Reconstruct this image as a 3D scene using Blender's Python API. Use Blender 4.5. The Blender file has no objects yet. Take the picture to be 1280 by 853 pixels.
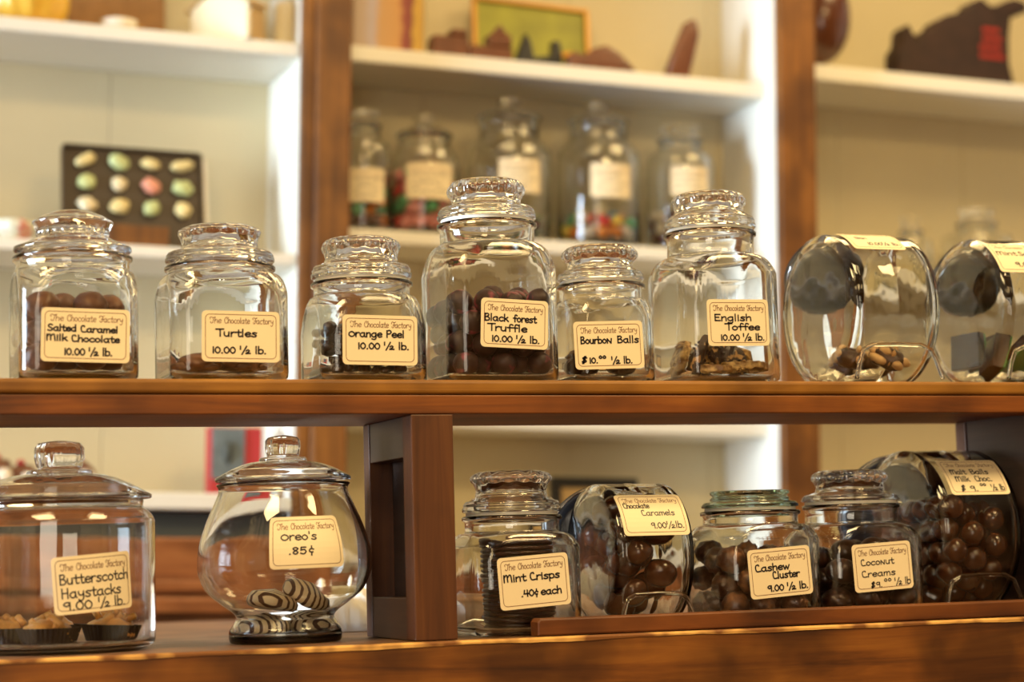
import bpy, bmesh, math, random
import numpy as np
from mathutils import Vector, Matrix, noise

random.seed(7)
C = bpy.context.scene.collection
SC = bpy.context.scene

# ------------------------------------------------------------------ camera
FPX = math.sqrt(957 * 7000 - 290 * 76.5)
def nrm(v):
    return np.array(v, float) / np.linalg.norm(v)
XC = nrm((7000, 76.5, FPX)); YC = nrm((-957, 290, FPX)); ZC = np.cross(XC, YC)
CM = np.stack([XC, YC, ZC], 1)                      # world -> camera axes (x right, y down, z forward)
CT = 2.0 * np.array([0, (475 - 426.5) / FPX, 1])
CAMPOS = -CM.T @ CT
cam_data = bpy.data.cameras.new('camera')
cam = bpy.data.objects.new('camera', cam_data); C.objects.link(cam)
R3 = Matrix(((XC[0], -XC[1], -XC[2]), (YC[0], -YC[1], -YC[2]), (ZC[0], -ZC[1], -ZC[2])))
cam.matrix_world = Matrix.Translation(Vector(CAMPOS)) @ R3.to_4x4()
cam_data.sensor_width = 36.0
cam_data.lens = FPX * 36.0 / 1280.0
cam_data.clip_start = 0.05
cam_data.dof.use_dof = True
cam_data.dof.focus_distance = 2.06
cam_data.dof.aperture_fstop = 3.8
SC.camera = cam

# ------------------------------------------------------------------ world, lights, exposure
SC.view_settings.view_transform = 'Standard'
SC.view_settings.look = 'None'
SC.view_settings.gamma = 1.0
SC.view_settings.use_curve_mapping = False
SC.view_settings.exposure = 0.0
cy = SC.cycles
cy.max_bounces = 22; cy.diffuse_bounces = 4; cy.glossy_bounces = 8
cy.transmission_bounces = 22; cy.transparent_max_bounces = 16
cy.caustics_refractive = True; cy.caustics_reflective = False
cy.blur_glossy = 0.5
cy.sample_clamp_indirect = 6.0
cy.use_denoising = True

world = bpy.data.worlds.new('world'); SC.world = world
world.use_nodes = True
wbg = world.node_tree.nodes['Background']
wbg.inputs['Color'].default_value = (0.75, 0.85, 1.0, 1)
wbg.inputs['Strength'].default_value = 0.3

def area(name, loc, aim, sx, sy, power, col):
    d = bpy.data.lights.new(name, 'AREA'); d.shape = 'RECTANGLE'; d.size = sx; d.size_y = sy
    d.energy = power; d.color = col
    o = bpy.data.objects.new(name, d); C.objects.link(o); o.location = loc
    o.rotation_euler = (Vector(aim) - Vector(loc)).to_track_quat('-Z', 'Y').to_euler()
    return o
WARM = (1.0, 0.72, 0.33); COOL = (0.66, 0.83, 1.0)
area('window_daylight', (-3.25, 0.62, 0.45), (0, 0.62, 0.45), 1.1, 1.4, 58, COOL).data.spread = math.radians(64)
area('front_fill', (-2.1, -4.05, 0.5), (-2.1, 0, 0.3), 1.6, 1.5, 40, (1.0, 0.86, 0.66))  # warm fill light added behind the camera, set in an unseen window opening
LAMPS = [(-1.1, -0.9), (0.8, -0.9), (-1.2, -2.4), (0.9, -2.4), (0.35, 1.0), (1.5, 1.0)]  # the pair behind the camera is added to brighten the jar labels
for lx, ly in LAMPS:
    area('lamp_light', (lx, ly, 1.50), (lx, ly, 0), 0.65, 0.65, (40 if ly > -2 else 20) if ly < 0 else (9 if lx < 1 else 17), WARM)

# ------------------------------------------------------------------ frames: the shop front and the wall cabinet (which stands a little askew)
CABY = 1.6
PIV = Vector((0.3, CABY, 0.0))
CAB = Matrix.Translation(PIV) @ Matrix.Rotation(0.032, 4, 'Y') @ Matrix.Translation(-PIV)
IDM = Matrix.Identity(4)
CABI = CAB.inverted()

def at(px, py, Y, fr=None):
    """the point of the vertical plane at depth Y seen at a photograph pixel"""
    d = Vector(CM.T @ np.array([(px - 640) / FPX, (py - 426.5) / FPX, 1.0])); o = Vector(CAMPOS)
    if fr is not None:
        inv = fr.inverted(); o = inv @ o; d = inv.to_3x3() @ d
    return o + d * ((Y - o.y) / d.y)
def cab(px, py, Y=CABY):
    return at(px, py, Y, CAB)
def mpp(p):
    return float((CM @ np.array(p) + CT)[2]) / FPX
def azim(p):
    """horizontal direction from a point to the camera"""
    v = Vector(CAMPOS) - Vector(p)
    return math.atan2(v.x, -v.y)          # 0 = -Y, positive towards +X

# ------------------------------------------------------------------ materials
def newmat(name):
    m = bpy.data.materials.new(name); m.use_nodes = True
    nt = m.node_tree
    return m, nt, nt.nodes['Principled BSDF']
def N(nt, t, **kw):
    n = nt.nodes.new(t)
    for k, v in kw.items():
        if k in n.inputs.keys(): n.inputs[k].default_value = v
        else: setattr(n, k, v)
    return n
def L(nt, a, b): nt.links.new(a, b)
def ramp(nt, stops, src):
    r = nt.nodes.new('ShaderNodeValToRGB')
    e = r.color_ramp.elements
    while len(e) < len(stops): e.new(0.5)
    for el, (p, c) in zip(e, stops):
        el.position = p; el.color = (*c, 1)
    L(nt, src, r.inputs['Fac'])
    return r
def plain(name, col, rough=0.5, spec=0.5, bump=0.0, bscale=200, var=0.0, vscale=60, metal=0.0, coat=0.0, sss=0.0):
    m, nt, b = newmat(name)
    b.inputs['Base Color'].default_value = (*col, 1); b.inputs['Roughness'].default_value = rough
    b.inputs['Specular IOR Level'].default_value = spec; b.inputs['Metallic'].default_value = metal
    b.inputs['Coat Weight'].default_value = coat
    if sss:
        b.inputs['Subsurface Weight'].default_value = sss; b.inputs['Subsurface Radius'].default_value = (0.01, 0.007, 0.004)
    tc = N(nt, 'ShaderNodeTexCoord')
    if var:
        n = N(nt, 'ShaderNodeTexNoise', Scale=vscale, Detail=4.0)
        L(nt, tc.outputs['Object'], n.inputs['Vector'])
        lo = [max(0, c * (1 - var)) for c in col]; hi = [min(1, c * (1 + var)) for c in col]
        r = ramp(nt, [(0.3, lo), (0.7, hi)], n.outputs['Fac']); L(nt, r.outputs['Color'], b.inputs['Base Color'])
    if bump:
        n = N(nt, 'ShaderNodeTexNoise', Scale=bscale, Detail=3.0)
        L(nt, tc.outputs['Object'], n.inputs['Vector'])
        bp = N(nt, 'ShaderNodeBump', Strength=bump, Distance=0.001)
        L(nt, n.outputs['Fac'], bp.inputs['Height']); L(nt, bp.outputs['Normal'], b.inputs['Normal'])
    return m
def wood(name, dark, mid, light, axis='X', rough=0.38, seed=0.0, grain=26.0, stain=0.5):
    m, nt, b = newmat(name)
    tc = N(nt, 'ShaderNodeTexCoord'); mp = N(nt, 'ShaderNodeMapping')
    s = {'X': (1.6, grain, grain), 'Z': (grain, grain, 1.6), 'Y': (grain, 1.6, grain)}[axis]
    mp.inputs['Scale'].default_value = s; mp.inputs['Location'].default_value = (seed, seed * 1.7, seed * 0.6)
    L(nt, tc.outputs['Object'], mp.inputs['Vector'])
    n1 = N(nt, 'ShaderNodeTexNoise', Scale=2.2, Detail=8.0, Roughness=0.62, Distortion=0.8)
    L(nt, mp.outputs['Vector'], n1.inputs['Vector'])
    r1 = ramp(nt, [(0.28, dark), (0.5, mid), (0.75, light)], n1.outputs['Fac'])
    n2 = N(nt, 'ShaderNodeTexNoise', Scale=9.0, Detail=3.0); L(nt, tc.outputs['Object'], n2.inputs['Vector'])
    r2 = ramp(nt, [(0.36, (stain, stain * 0.92, stain * 0.85)), (0.58, (1, 1, 1))], n2.outputs['Fac'])
    mx = N(nt, 'ShaderNodeMix'); mx.data_type = 'RGBA'; mx.blend_type = 'MULTIPLY'; mx.inputs[0].default_value = 1.0
    L(nt, r1.outputs['Color'], mx.inputs[6]); L(nt, r2.outputs['Color'], mx.inputs[7])
    L(nt, mx.outputs[2], b.inputs['Base Color'])
    b.inputs['Roughness'].default_value = rough
    bp = N(nt, 'ShaderNodeBump', Strength=0.25, Distance=0.0006)
    L(nt, n1.outputs['Fac'], bp.inputs['Height']); L(nt, bp.outputs['Normal'], b.inputs['Normal'])
    return m
def glassmat(name, col, ior=1.5, wav=0.12, wscale=26.0, dist=0.002):
    m = bpy.data.materials.new(name); m.use_nodes = True; nt = m.node_tree
    nt.nodes.remove(nt.nodes['Principled BSDF'])
    g = N(nt, 'ShaderNodeBsdfGlass', Roughness=0.0, IOR=ior); g.inputs['Color'].default_value = (*col, 1)
    tc = N(nt, 'ShaderNodeTexCoord'); n = N(nt, 'ShaderNodeTexNoise', Scale=wscale, Detail=1.0)
    L(nt, tc.outputs['Object'], n.inputs['Vector'])
    bp = N(nt, 'ShaderNodeBump', Strength=wav, Distance=dist)
    L(nt, n.outputs['Fac'], bp.inputs['Height']); L(nt, bp.outputs['Normal'], g.inputs['Normal'])
    L(nt, g.outputs[0], nt.nodes['Material Output'].inputs['Surface'])
    return m
def speckle(name, base, spots, scale, lo, hi, rough=0.45, bump=0.4):
    m, nt, b = newmat(name)
    tc = N(nt, 'ShaderNodeTexCoord'); n = N(nt, 'ShaderNodeTexNoise', Scale=scale, Detail=2.0)
    L(nt, tc.outputs['Object'], n.inputs['Vector'])
    r = ramp(nt, [(lo, base), (hi, spots)], n.outputs['Fac']); L(nt, r.outputs['Color'], b.inputs['Base Color'])
    b.inputs['Roughness'].default_value = rough
    bp = N(nt, 'ShaderNodeBump', Strength=bump, Distance=0.002)
    L(nt, n.outputs['Fac'], bp.inputs['Height']); L(nt, bp.outputs['Normal'], b.inputs['Normal'])
    return m
def striped(name, base, stripe, scale=28.0):
    m, nt, b = newmat(name)
    tc = N(nt, 'ShaderNodeTexCoord'); w = N(nt, 'ShaderNodeTexWave', Scale=scale, Distortion=5.0, Detail=1.0)
    w.inputs['Detail Scale'].default_value = 0.6
    L(nt, tc.outputs['Object'], w.inputs['Vector'])
    r = ramp(nt, [(0.60, base), (0.74, stripe)], w.outputs['Fac']); L(nt, r.outputs['Color'], b.inputs['Base Color'])
    b.inputs['Roughness'].default_value = 0.35
    return m

M = {}
M['glass'] = glassmat('clear_glass', (0.985, 0.99, 0.985))
M['glass_lid'] = glassmat('lid_glass', (0.985, 0.99, 0.985), wav=0.1, wscale=60.0)
M['glass_green'] = glassmat('greenish_glass', (0.90, 0.97, 0.94), wav=0.05)
M['glass_drum'] = glassmat('pressed_glass', (0.975, 0.98, 0.97), wav=0.35, wscale=30.0, dist=0.003)
M['seal'] = plain('seal_plastic', (0.80, 0.78, 0.70), 0.35, sss=0.3)
M['shelf_board'] = wood('golden_shelf_wood', (0.20, 0.078, 0.010), (0.31, 0.132, 0.017), (0.40, 0.185, 0.028), 'X', 0.45, 1.3)
M['shelf_apron'] = wood('red_brown_shelf_wood', (0.085, 0.023, 0.004), (0.21, 0.060, 0.007), (0.31, 0.105, 0.013), 'X', 0.5, 4.1)
M['post_wood'] = wood('post_wood', (0.050, 0.015, 0.004), (0.098, 0.031, 0.008), (0.145, 0.052, 0.013), 'Z', 0.52, 2.2)
M['frame_wood'] = wood('dark_frame_wood', (0.022, 0.010, 0.006), (0.042, 0.020, 0.011), (0.065, 0.032, 0.018), 'Y', 0.42, 6.4)
M['counter_wood'] = wood('counter_wood', (0.075, 0.022, 0.004), (0.21, 0.068, 0.009), (0.33, 0.125, 0.018), 'X', 0.5, 9.7, stain=0.35)
M['counter_top'] = wood('counter_top_wood', (0.12, 0.052, 0.018), (0.22, 0.10, 0.038), (0.31, 0.155, 0.062), 'X', 0.42, 3.3)
M['raw_edge'] = speckle('worn_raw_edge', (0.20, 0.075, 0.018), (0.75, 0.42, 0.12), 26.0, 0.40, 0.56, 0.5, 0.3)
M['rail_wood'] = wood('rail_wood', (0.085, 0.024, 0.005), (0.175, 0.052, 0.009), (0.25, 0.084, 0.016), 'X', 0.5, 12.0)
M['stile_wood'] = wood('orange_brown_stile_wood', (0.11, 0.037, 0.006), (0.21, 0.075, 0.010), (0.30, 0.115, 0.017), 'Z', 0.5, 5.0)
M['base_wood'] = wood('base_cabinet_wood', (0.16, 0.05, 0.014), (0.28, 0.09, 0.024), (0.38, 0.14, 0.04), 'X', 0.4, 15.0)
M['white_paint'] = plain('white_shelf_paint', (0.80, 0.77, 0.68), 0.45, bump=0.1, bscale=80)
M['cream_paint'] = plain('cream_back_paint', (0.62, 0.53, 0.33), 0.6, bump=0.1, bscale=60, var=0.05, vscale=3)
M['plaster'] = plain('room_plaster', (0.62, 0.52, 0.38), 0.8)
M['brown_plaster'] = plain('brown_wall_paint', (0.26, 0.16, 0.085), 0.7)
M['ceiling'] = plain('ceiling_plaster', (0.78, 0.70, 0.56), 0.8)
M['floor'] = wood('floor_wood', (0.08, 0.035, 0.015), (0.15, 0.07, 0.03), (0.22, 0.11, 0.05), 'Y', 0.5, 8.0, grain=8)
M['slate'] = plain('dark_grey_panel', (0.055, 0.062, 0.052), 0.6)
M['paper'] = plain('cream_label_paper', (0.86, 0.73, 0.49), 0.6, var=0.02, vscale=20)
M['ink'] = plain('black_marker_ink', (0.012, 0.008, 0.010), 0.45)
M['brown_ink'] = plain('brown_print_ink', (0.20, 0.075, 0.03), 0.6)
M['milk'] = plain('milk_chocolate', (0.145, 0.048, 0.020), 0.36, bump=0.3, bscale=90, var=0.25, vscale=70)
M['malt'] = plain('glazed_milk_chocolate', (0.095, 0.030, 0.012), 0.22, var=0.2, vscale=80, coat=0.3)
M['dark'] = plain('dark_chocolate', (0.040, 0.014, 0.008), 0.30, bump=0.25, bscale=120, var=0.3, vscale=80)
M['truffle'] = speckle('pink_dusted_truffle', (0.045, 0.014, 0.010), (0.40, 0.07, 0.11), 70.0, 0.58, 0.72, 0.5, 0.6)
M['salted'] = speckle('salted_caramel_chocolate', (0.10, 0.034, 0.014), (0.21, 0.085, 0.034), 45.0, 0.45, 0.70, 0.4, 0.4)
M['cluster'] = speckle('nutty_chocolate_cluster', (0.085, 0.028, 0.013), (0.24, 0.10, 0.04), 75.0, 0.45, 0.68, 0.34, 0.9)
M['nutbark'] = speckle('nut_studded_chocolate', (0.045, 0.018, 0.010), (0.62, 0.36, 0.13), 110.0, 0.55, 0.63, 0.4, 0.9)
M['toffee'] = speckle('toffee_crumb', (0.26, 0.12, 0.025), (0.78, 0.52, 0.20), 120.0, 0.42, 0.62, 0.4, 1.0)
M['nut'] = plain('cashew_nut', (0.68, 0.42, 0.18), 0.4, var=0.2, vscale=90)
M['pecan'] = plain('pecan_nut', (0.22, 0.085, 0.026), 0.4, bump=0.6, bscale=120, var=0.3, vscale=90)
M['butterscotch'] = plain('butterscotch', (0.66, 0.32, 0.08), 0.32, bump=0.4, bscale=80, var=0.2, vscale=60, sss=0.1)
M['papercup'] = plain('black_fluted_paper', (0.016, 0.010, 0.009), 0.55)
M['striped'] = striped('white_chocolate_dark_swirl', (0.80, 0.66, 0.44), (0.075, 0.024, 0.012), 46.0)
M['mint_bark'] = plain('mint_layer', (0.09, 0.30, 0.09), 0.4)
M['black_plastic'] = plain('black_lid_plastic', (0.012, 0.011, 0.011), 0.25)
M['chrome'] = plain('chrome_band', (0.72, 0.71, 0.68), 0.2, metal=1.0)
M['gold'] = plain('gilt_frame', (0.58, 0.30, 0.06), 0.4, metal=0.4)
M['yellow_glaze'] = plain('yellow_glaze', (0.75, 0.45, 0.06), 0.25, var=0.2, vscale=12)
M['white_china'] = plain('white_china', (0.84, 0.78, 0.66), 0.25)
M['weave'] = plain('brown_weave', (0.30, 0.15, 0.05), 0.7, bump=0.6, bscale=120, var=0.15, vscale=40)
M['cream_wood'] = plain('cream_wood', (0.78, 0.66, 0.42), 0.6)
M['tan_wood'] = plain('tan_wood', (0.50, 0.33, 0.13), 0.6)
M['tray'] = plain('brown_tray', (0.042, 0.024, 0.011), 0.5)
M['red'] = plain('red_card', (0.42, 0.025, 0.03), 0.5)
M['grey'] = plain('grey_card', (0.13, 0.16, 0.17), 0.5, var=0.3, vscale=30)
M['black'] = plain('black_gloss', (0.010, 0.009, 0.008), 0.4)
M['redprint'] = plain('red_print', (0.36, 0.02, 0.012), 0.6)
M['darkcloth'] = plain('dark_brown_cloth', (0.030, 0.012, 0.008), 0.8, var=0.3, vscale=30)
M['white_paper'] = plain('white_paper', (0.80, 0.75, 0.68), 0.6)
CANDY = [('red', (0.75, 0.06, 0.05)), ('pink', (0.88, 0.32, 0.28)), ('yellow', (0.88, 0.62, 0.10)), ('green', (0.14, 0.48, 0.20)),
         ('blue', (0.12, 0.36, 0.55)), ('orange', (0.75, 0.24, 0.04)), ('white', (0.8, 0.72, 0.6)), ('brown', (0.12, 0.045, 0.025)),
         ('plum', (0.16, 0.07, 0.10))]
for k, c in CANDY: M['candy_' + k] = plain(k + '_candy', c, 0.25)

# ------------------------------------------------------------------ mesh helpers
def B(): return bmesh.new()
def setprops(o, label=None, cat=None, group=None, kind=None):
    if label: o['label'] = label
    if cat: o['category'] = cat
    if group: o['group'] = group
    if kind: o['kind'] = kind
    return o
def tomesh(name, bm, mats, smooth):
    me = bpy.data.meshes.new(name); bm.to_mesh(me); bm.free()
    for m in (mats if isinstance(mats, (list, tuple)) else [mats]): me.materials.append(m)
    me.polygons.foreach_set('use_smooth', [bool(smooth)] * len(me.polygons))
    return me
def obj(name, bm, mats, parent=None, smooth=False, mat=None, **pr):
    me = bm if isinstance(bm, bpy.types.Mesh) else tomesh(name, bm, mats, smooth)
    o = bpy.data.objects.new(name, me); C.objects.link(o)
    if parent is not None: o.parent = parent
    if mat is not None: o.matrix_world = mat
    return setprops(o, **pr)
def thing(name, label, cat, loc=(0, 0, 0), rz=0.0, group=None, fr=IDM, rot=None):
    o = bpy.data.objects.new(name, None); C.objects.link(o); o.empty_display_size = 0.03
    o.matrix_world = fr @ Matrix.Translation(Vector(loc)) @ (rot if rot is not None else Matrix.Rotation(rz, 4, 'Z'))
    return setprops(o, label, cat, group)
def bx(bm, x0, x1, y0, y1, z0, z1, bev=0.0, mi=0, seg=2):
    x0, x1 = sorted((x0, x1)); y0, y1 = sorted((y0, y1)); z0, z1 = sorted((z0, z1))
    n0 = len(bm.verts)
    r = bmesh.ops.create_cube(bm, size=1.0)
    for v in r['verts']:
        v.co = Vector((x0 + (v.co.x + .5) * (x1 - x0), y0 + (v.co.y + .5) * (y1 - y0), z0 + (v.co.z + .5) * (z1 - z0)))
    fs = set(f for v in r['verts'] for f in v.link_faces)
    for f in fs: f.material_index = mi
    if bev:
        es = list(set(e for v in r['verts'] for e in v.link_edges))
        g = bmesh.ops.bevel(bm, geom=es, offset=bev, segments=seg, affect='EDGES', profile=0.5)
        for f in g['faces']: f.material_index = mi
    return bm
def rr(theta, a, q):
    """polar radius of a rounded square: q=0 a circle of radius a, q->1 a square"""
    if q <= 0.001: return a
    r = a * (1 - q); c = a - r
    x = abs(math.cos(theta)); y = abs(math.sin(theta))
    if x > y: hi, lo = x, y
    else: hi, lo = y, x
    t = a / hi
    if t * lo <= c: return t
    s = c * (x + y)
    return s + math.sqrt(max(0, s * s - 2 * c * c + r * r))
def loft(bm, rings, n=64, cap0=True, cap1=True, axis='Z'):
    """rings: (z, a, q, scallop amplitude, scallop count)"""
    loops = []
    for rg in rings:
        z, a = rg[0], rg[1]; q = rg[2] if len(rg) > 2 else 0; am = rg[3] if len(rg) > 3 else 0; k = rg[4] if len(rg) > 4 else 0
        lp = []
        for i in range(n):
            t = 2 * math.pi * i / n
            r = rr(t, a, q) * (1 + am * math.cos(k * t))
            x, y = r * math.cos(t), r * math.sin(t)
            co = (x, y, z) if axis == 'Z' else (z, x, y)
            lp.append(bm.verts.new(co))
        loops.append(lp)
    for A, Bq in zip(loops, loops[1:]):
        for i in range(n):
            j = (i + 1) % n
            bm.faces.new((A[i], A[j], Bq[j], Bq[i]))
    if cap0: bm.faces.new(loops[0])
    if cap1: bm.faces.new(loops[-1][::-1])
    bmesh.ops.recalc_face_normals(bm, faces=bm.faces[:])
    return bm
def arc(p0, p1, k, convex=True):
    """quarter-ellipse points from p0 to p1 in (z, r)"""
    out = []
    for i in range(k + 1):
        t = i / k * math.pi / 2
        if convex: z = p0[0] + (p1[0] - p0[0]) * math.sin(t); r = p1[1] + (p0[1] - p1[1]) * math.cos(t)
        else: z = p0[0] + (p1[0] - p0[0]) * (1 - math.cos(t)); r = p0[1] + (p1[1] - p0[1]) * math.sin(t)
        out.append((z, r))
    return out
def tube(bm, pts, r, n=8, closed=False):
    pts = [Vector(p) for p in pts]; loops = []
    m = len(pts)
    for i, p in enumerate(pts):
        a = pts[(i - 1) % m] if (closed or i > 0) else p
        b = pts[(i + 1) % m] if (closed or i < m - 1) else p
        t = (b - a).normalized()
        u = t.cross(Vector((0, 0, 1)))
        if u.length < 1e-3: u = t.cross(Vector((1, 0, 0)))
        u.normalize(); v = t.cross(u)
        loops.append([bm.verts.new(p + (u * math.cos(2 * math.pi * k / n) + v * math.sin(2 * math.pi * k / n)) * r) for k in range(n)])
    for i in range(m if closed else m - 1):
        A, Bq = loops[i], loops[(i + 1) % m]
        for k in range(n):
            bm.faces.new((A[k], A[(k + 1) % n], Bq[(k + 1) % n], Bq[k]))
    if not closed:
        bm.faces.new(loops[0]); bm.faces.new(loops[-1][::-1])
    bmesh.ops.recalc_face_normals(bm, faces=bm.faces[:])
    return bm
def prism(bm, pts, y0, y1, bev=0.0, seg=2):
    """outline in (x, z) extruded between two depths"""
    A = [bm.verts.new((x, y0, z)) for x, z in pts]; Bq = [bm.verts.new((x, y1, z)) for x, z in pts]
    n = len(pts); fs = [bm.faces.new(A), bm.faces.new(Bq[::-1])]
    for i in range(n): fs.append(bm.faces.new((A[i], Bq[i], Bq[(i + 1) % n], A[(i + 1) % n])))
    bmesh.ops.recalc_face_normals(bm, faces=bm.faces[:])
    if bev:
        es = [e for f in fs[:2] for e in f.edges]
        bmesh.ops.bevel(bm, geom=es, offset=bev, segments=seg, affect='EDGES', profile=0.5)
    return bm
def blob(r, amp=0.2, freq=1.3, squash=(1, 1, 1), sub=3, seed=0, bm=None, off=(0, 0, 0)):
    bm = bm or B(); g = bmesh.ops.create_icosphere(bm, subdivisions=sub, radius=1.0)
    for v in g['verts']:
        d = noise.noise(v.co * freq + Vector((seed * 3.1, seed * 1.7, seed * 5.3)))
        p = v.co * (1 + amp * d * 2) * r
        v.co = Vector((p.x * squash[0] + off[0], p.y * squash[1] + off[1], p.z * squash[2] + off[2]))
    return bm

# ------------------------------------------------------------------ hand lettering (stroke alphabet, x-height 10, cap height 17)
G = {
 'a': (11, '8,8 5,10 1,7 1,3 4,0 7,2 8,8|8,10 8,3 9.5,0'), 'b': (10, '1,17 1,0|1,7 4,10 8,8 8,2 4,0 1,2.5'),
 'c': (9.5, '8,8.5 5,10 1,7 1,3 4,0 8,1.5'), 'd': (10.5, '8,8 5,10 1,7 1,3 4,0 7,2 8,8|8,17 8,0'),
 'e': (9.5, '1,5 8,6 7,9.5 4,10 1,7 1,3 4,0 8,1.5'), 'f': (8, '8,15.5 6,17 3.5,15 3.5,0|0,9 7,9'),
 'g': (10.5, '8,8 5,10 1,7 1,3 4,0 7,2 8,8|8,10 8,-3 5,-6 1,-4.5'), 'h': (9.5, '1,17 1,0|1,6 4,10 7,9 7.5,0'),
 'i': (4, '1.5,10 1.5,0|1.5,13.5 1.6,14.2'), 'k': (9, '1,17 1,0|7,10 1.2,4.5|3,6 8,0'), 'l': (4.5, '1.5,17 1.5,0'),
 'm': (13.5, '1,10 1,0|1,6 3.5,10 6,9 6,0|6,6 8.5,10 11,9 11.5,0'), 'n': (9.5, '1,10 1,0|1,6 4,10 7,9 7.5,0'),
 'N': (10.5, '1,0 1,10.5|1,10.5 7.5,0|7.5,0 8.5,11'), 'o': (10, '4.5,10 1,7 1,3 4.5,0 8,3 8,7 4.5,10'),
 'p': (10, '1,10 1,-6|1,7 4,10 8,8 8,2 4,0 1,2.5'), 'r': (8, '1,10 1,0|1,6 4,10 7,9.5'),
 's': (9, '7.5,9 4,10 1.5,7.5 6.5,4 6.5,1 3,0 0.5,1.5'), 't': (8, '3.5,15 3.5,2 5.5,0 7.5,1|0,10 7,10'),
 'u': (10, '1,10 1,3 4,0 7,3 7.5,10|7.5,10 7.5,0'), 'w': (12.5, '0.5,10 3,0|3,0 5.5,8|5.5,8 8,0|8,0 10.8,10'),
 'y': (10, '1,10 1.5,5 5,3.5 7.5,6|8,10 7.5,-2 4,-6 1,-4'),
 'S': (11, '9,15 5.5,17 2,14 3,10 8,6.5 8.5,2 5,0 1,1.5'), 'C': (11, '7,14.5 6,17 2,15 1.3,7 3.5,0.5 10,1'),
 'M': (15, '1,16 1,0|1,10 4,16 6,14 6.5,1|6.5,10 9.5,16 12,14 13,0'), 'T': (11, '0,16.5 11,17|6,16.5 6,0'),
 'O': (12, '5.5,12 1,8.5 1,3.5 5.5,0 10,3.5 10,8.5 5.5,12'), 'P': (10, '1.5,16 1.5,0|1.5,15 6,17 9,13 6,8.5 1.5,8.5'),
 'B': (11, '1.5,17 1.5,0|1.5,16 6,17 8,13.5 5,9.5 1.5,9|5,9.5 9,6 8,1 1.5,0'),
 'E': (10.5, '9,16.5 1.5,16.5|1.5,16.5 1.5,0.5|1.5,0.5 9,0.5|1.5,9 7,9'), 'H': (11.5, '1.5,17 1.5,0|9,17 9,0|1.5,9 9,9'),
 '0': (10, '4.5,14 1,10 1,4 4.5,0 8,4 8,10 4.5,14'), '1': (4.5, '2,14 2,0'), '2': (10, '1,10 4,14 7.5,11 5,5 0.5,0|0.5,0 8.5,0.5'),
 '4': (10, '2,14 1,6|1,6 9,6|7,14 7,0'), '5': (10, '8,14 2,14|2,14 1.5,8|1.5,8 6,9 8,4.5 5,0 1,1.5'),
 '8': (10, '7.5,12 4.5,14 1.5,11 7.5,4 4.5,0 1.5,3.5 7,10 7.5,12'), '9': (10, '8,12 4.5,14 1,10.5 4,7 8,10|8,13.5 8,0'),
 '.': (4.5, '1.5,0 2.1,0.5'), "'": (4, '1.5,17 1.5,12.5'), ' ': (6, ''),
 '$': (11, '9,12 5.5,13.5 2,11.5 8,4.5 5,1.5 1,3|7.5,16 3.5,-1.5|5.5,16 1.5,-1.5'), '\u00a2': (8, '6,8 3.5,9.5 1,7 1.5,3.5 5,3|3.8,14.5 3.8,11|3.6,1 3.4,-3'),
 '\u00bd': (19, '1,17 1,10|11,17 3.5,-2|10.5,6 13,8.5 15.5,6 13,2.5 10,0|10,0 17,0.3'),
 '^': (7, '3,15 1,13 1,10 3,8.5 5,10 5,13 3,15'),            # raised nought of the cents
 '\u0166': (12, '1,11 -0.5,14 3,17 8,14.5 14,17|9,15.5 8.5,5 6,0 2,1 2.5,4'),
 '\u0191': (12, '1,11 -0.5,14 3,17 8,14.5 14,17|9,15.5 8.5,5 6,0 2,1 2.5,4|5,8 12,8.5'),
 '\u0187': (12, '8,11 9.5,14 8,17 4.5,16 1.5,11 1.5,5 4.5,0.5 8.5,0.5 11.5,4'),
}
def spline(ps):
    if len(ps) < 3: return ps
    out = []; m = len(ps); closed = ps[0] == ps[-1]
    for i in range(m - 1):
        p1, p2 = ps[i], ps[i + 1]
        p0 = ps[i - 1] if i > 0 else (ps[-2] if closed else p1)
        p3 = ps[i + 2] if i + 2 < m else (ps[1] if closed else p2)
        for k in range(4):
            t = k / 4
            out.append(tuple(0.5 * (2 * b + (c - a) * t + (2 * a - 5 * b + 4 * c - d) * t * t + (3 * b - a - 3 * c + d) * t ** 3)
                             for a, b, c, d in zip(p0, p1, p2, p3)))
    out.append(ps[-1])
    return out
def text_strokes(s, x0, x1, yb, size, slant=0.0, rise=0.0):
    """polylines of a string, squeezed between x0 and x1, baseline yb, size = x-height"""
    w = sum(G[ch][0] for ch in s) - 1.5; sx = (x1 - x0) / w; sy = size / 10.0; cx = 0.0; res = []
    for ch in s:
        adv, body = G[ch]
        for st in body.split('|') if body else []:
            ps = [tuple(float(v) for v in q.split(',')) for q in st.split()]
            res.append([(x0 + (cx + p[0] + slant * p[1]) * sx, yb + p[1] * sy + rise * (cx + p[0]) * sx) for p in spline(ps)])
        cx += adv
    return res
def ribbon(bm, pts, w, mapf, n, mi):
    m = len(pts); Lr = []
    for i, p in enumerate(pts):
        a = pts[max(0, i - 1)]; b = pts[min(m - 1, i + 1)]
        dx, dy = b[0] - a[0], b[1] - a[1]; d = math.hypot(dx, dy) or 1e-9
        dx /= d; dy /= d
        e = -w * 0.45 if i == 0 else (w * 0.45 if i == m - 1 else 0)
        x, y = p[0] + dx * e, p[1] + dy * e
        Lr.append((bm.verts.new(mapf(x - dy * w / 2, y + dx * w / 2, n)), bm.verts.new(mapf(x + dy * w / 2, y - dx * w / 2, n))))
    for A, Bq in zip(Lr, Lr[1:]):
        f = bm.faces.new((A[0], A[1], Bq[1], Bq[0])); f.material_index = mi
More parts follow.
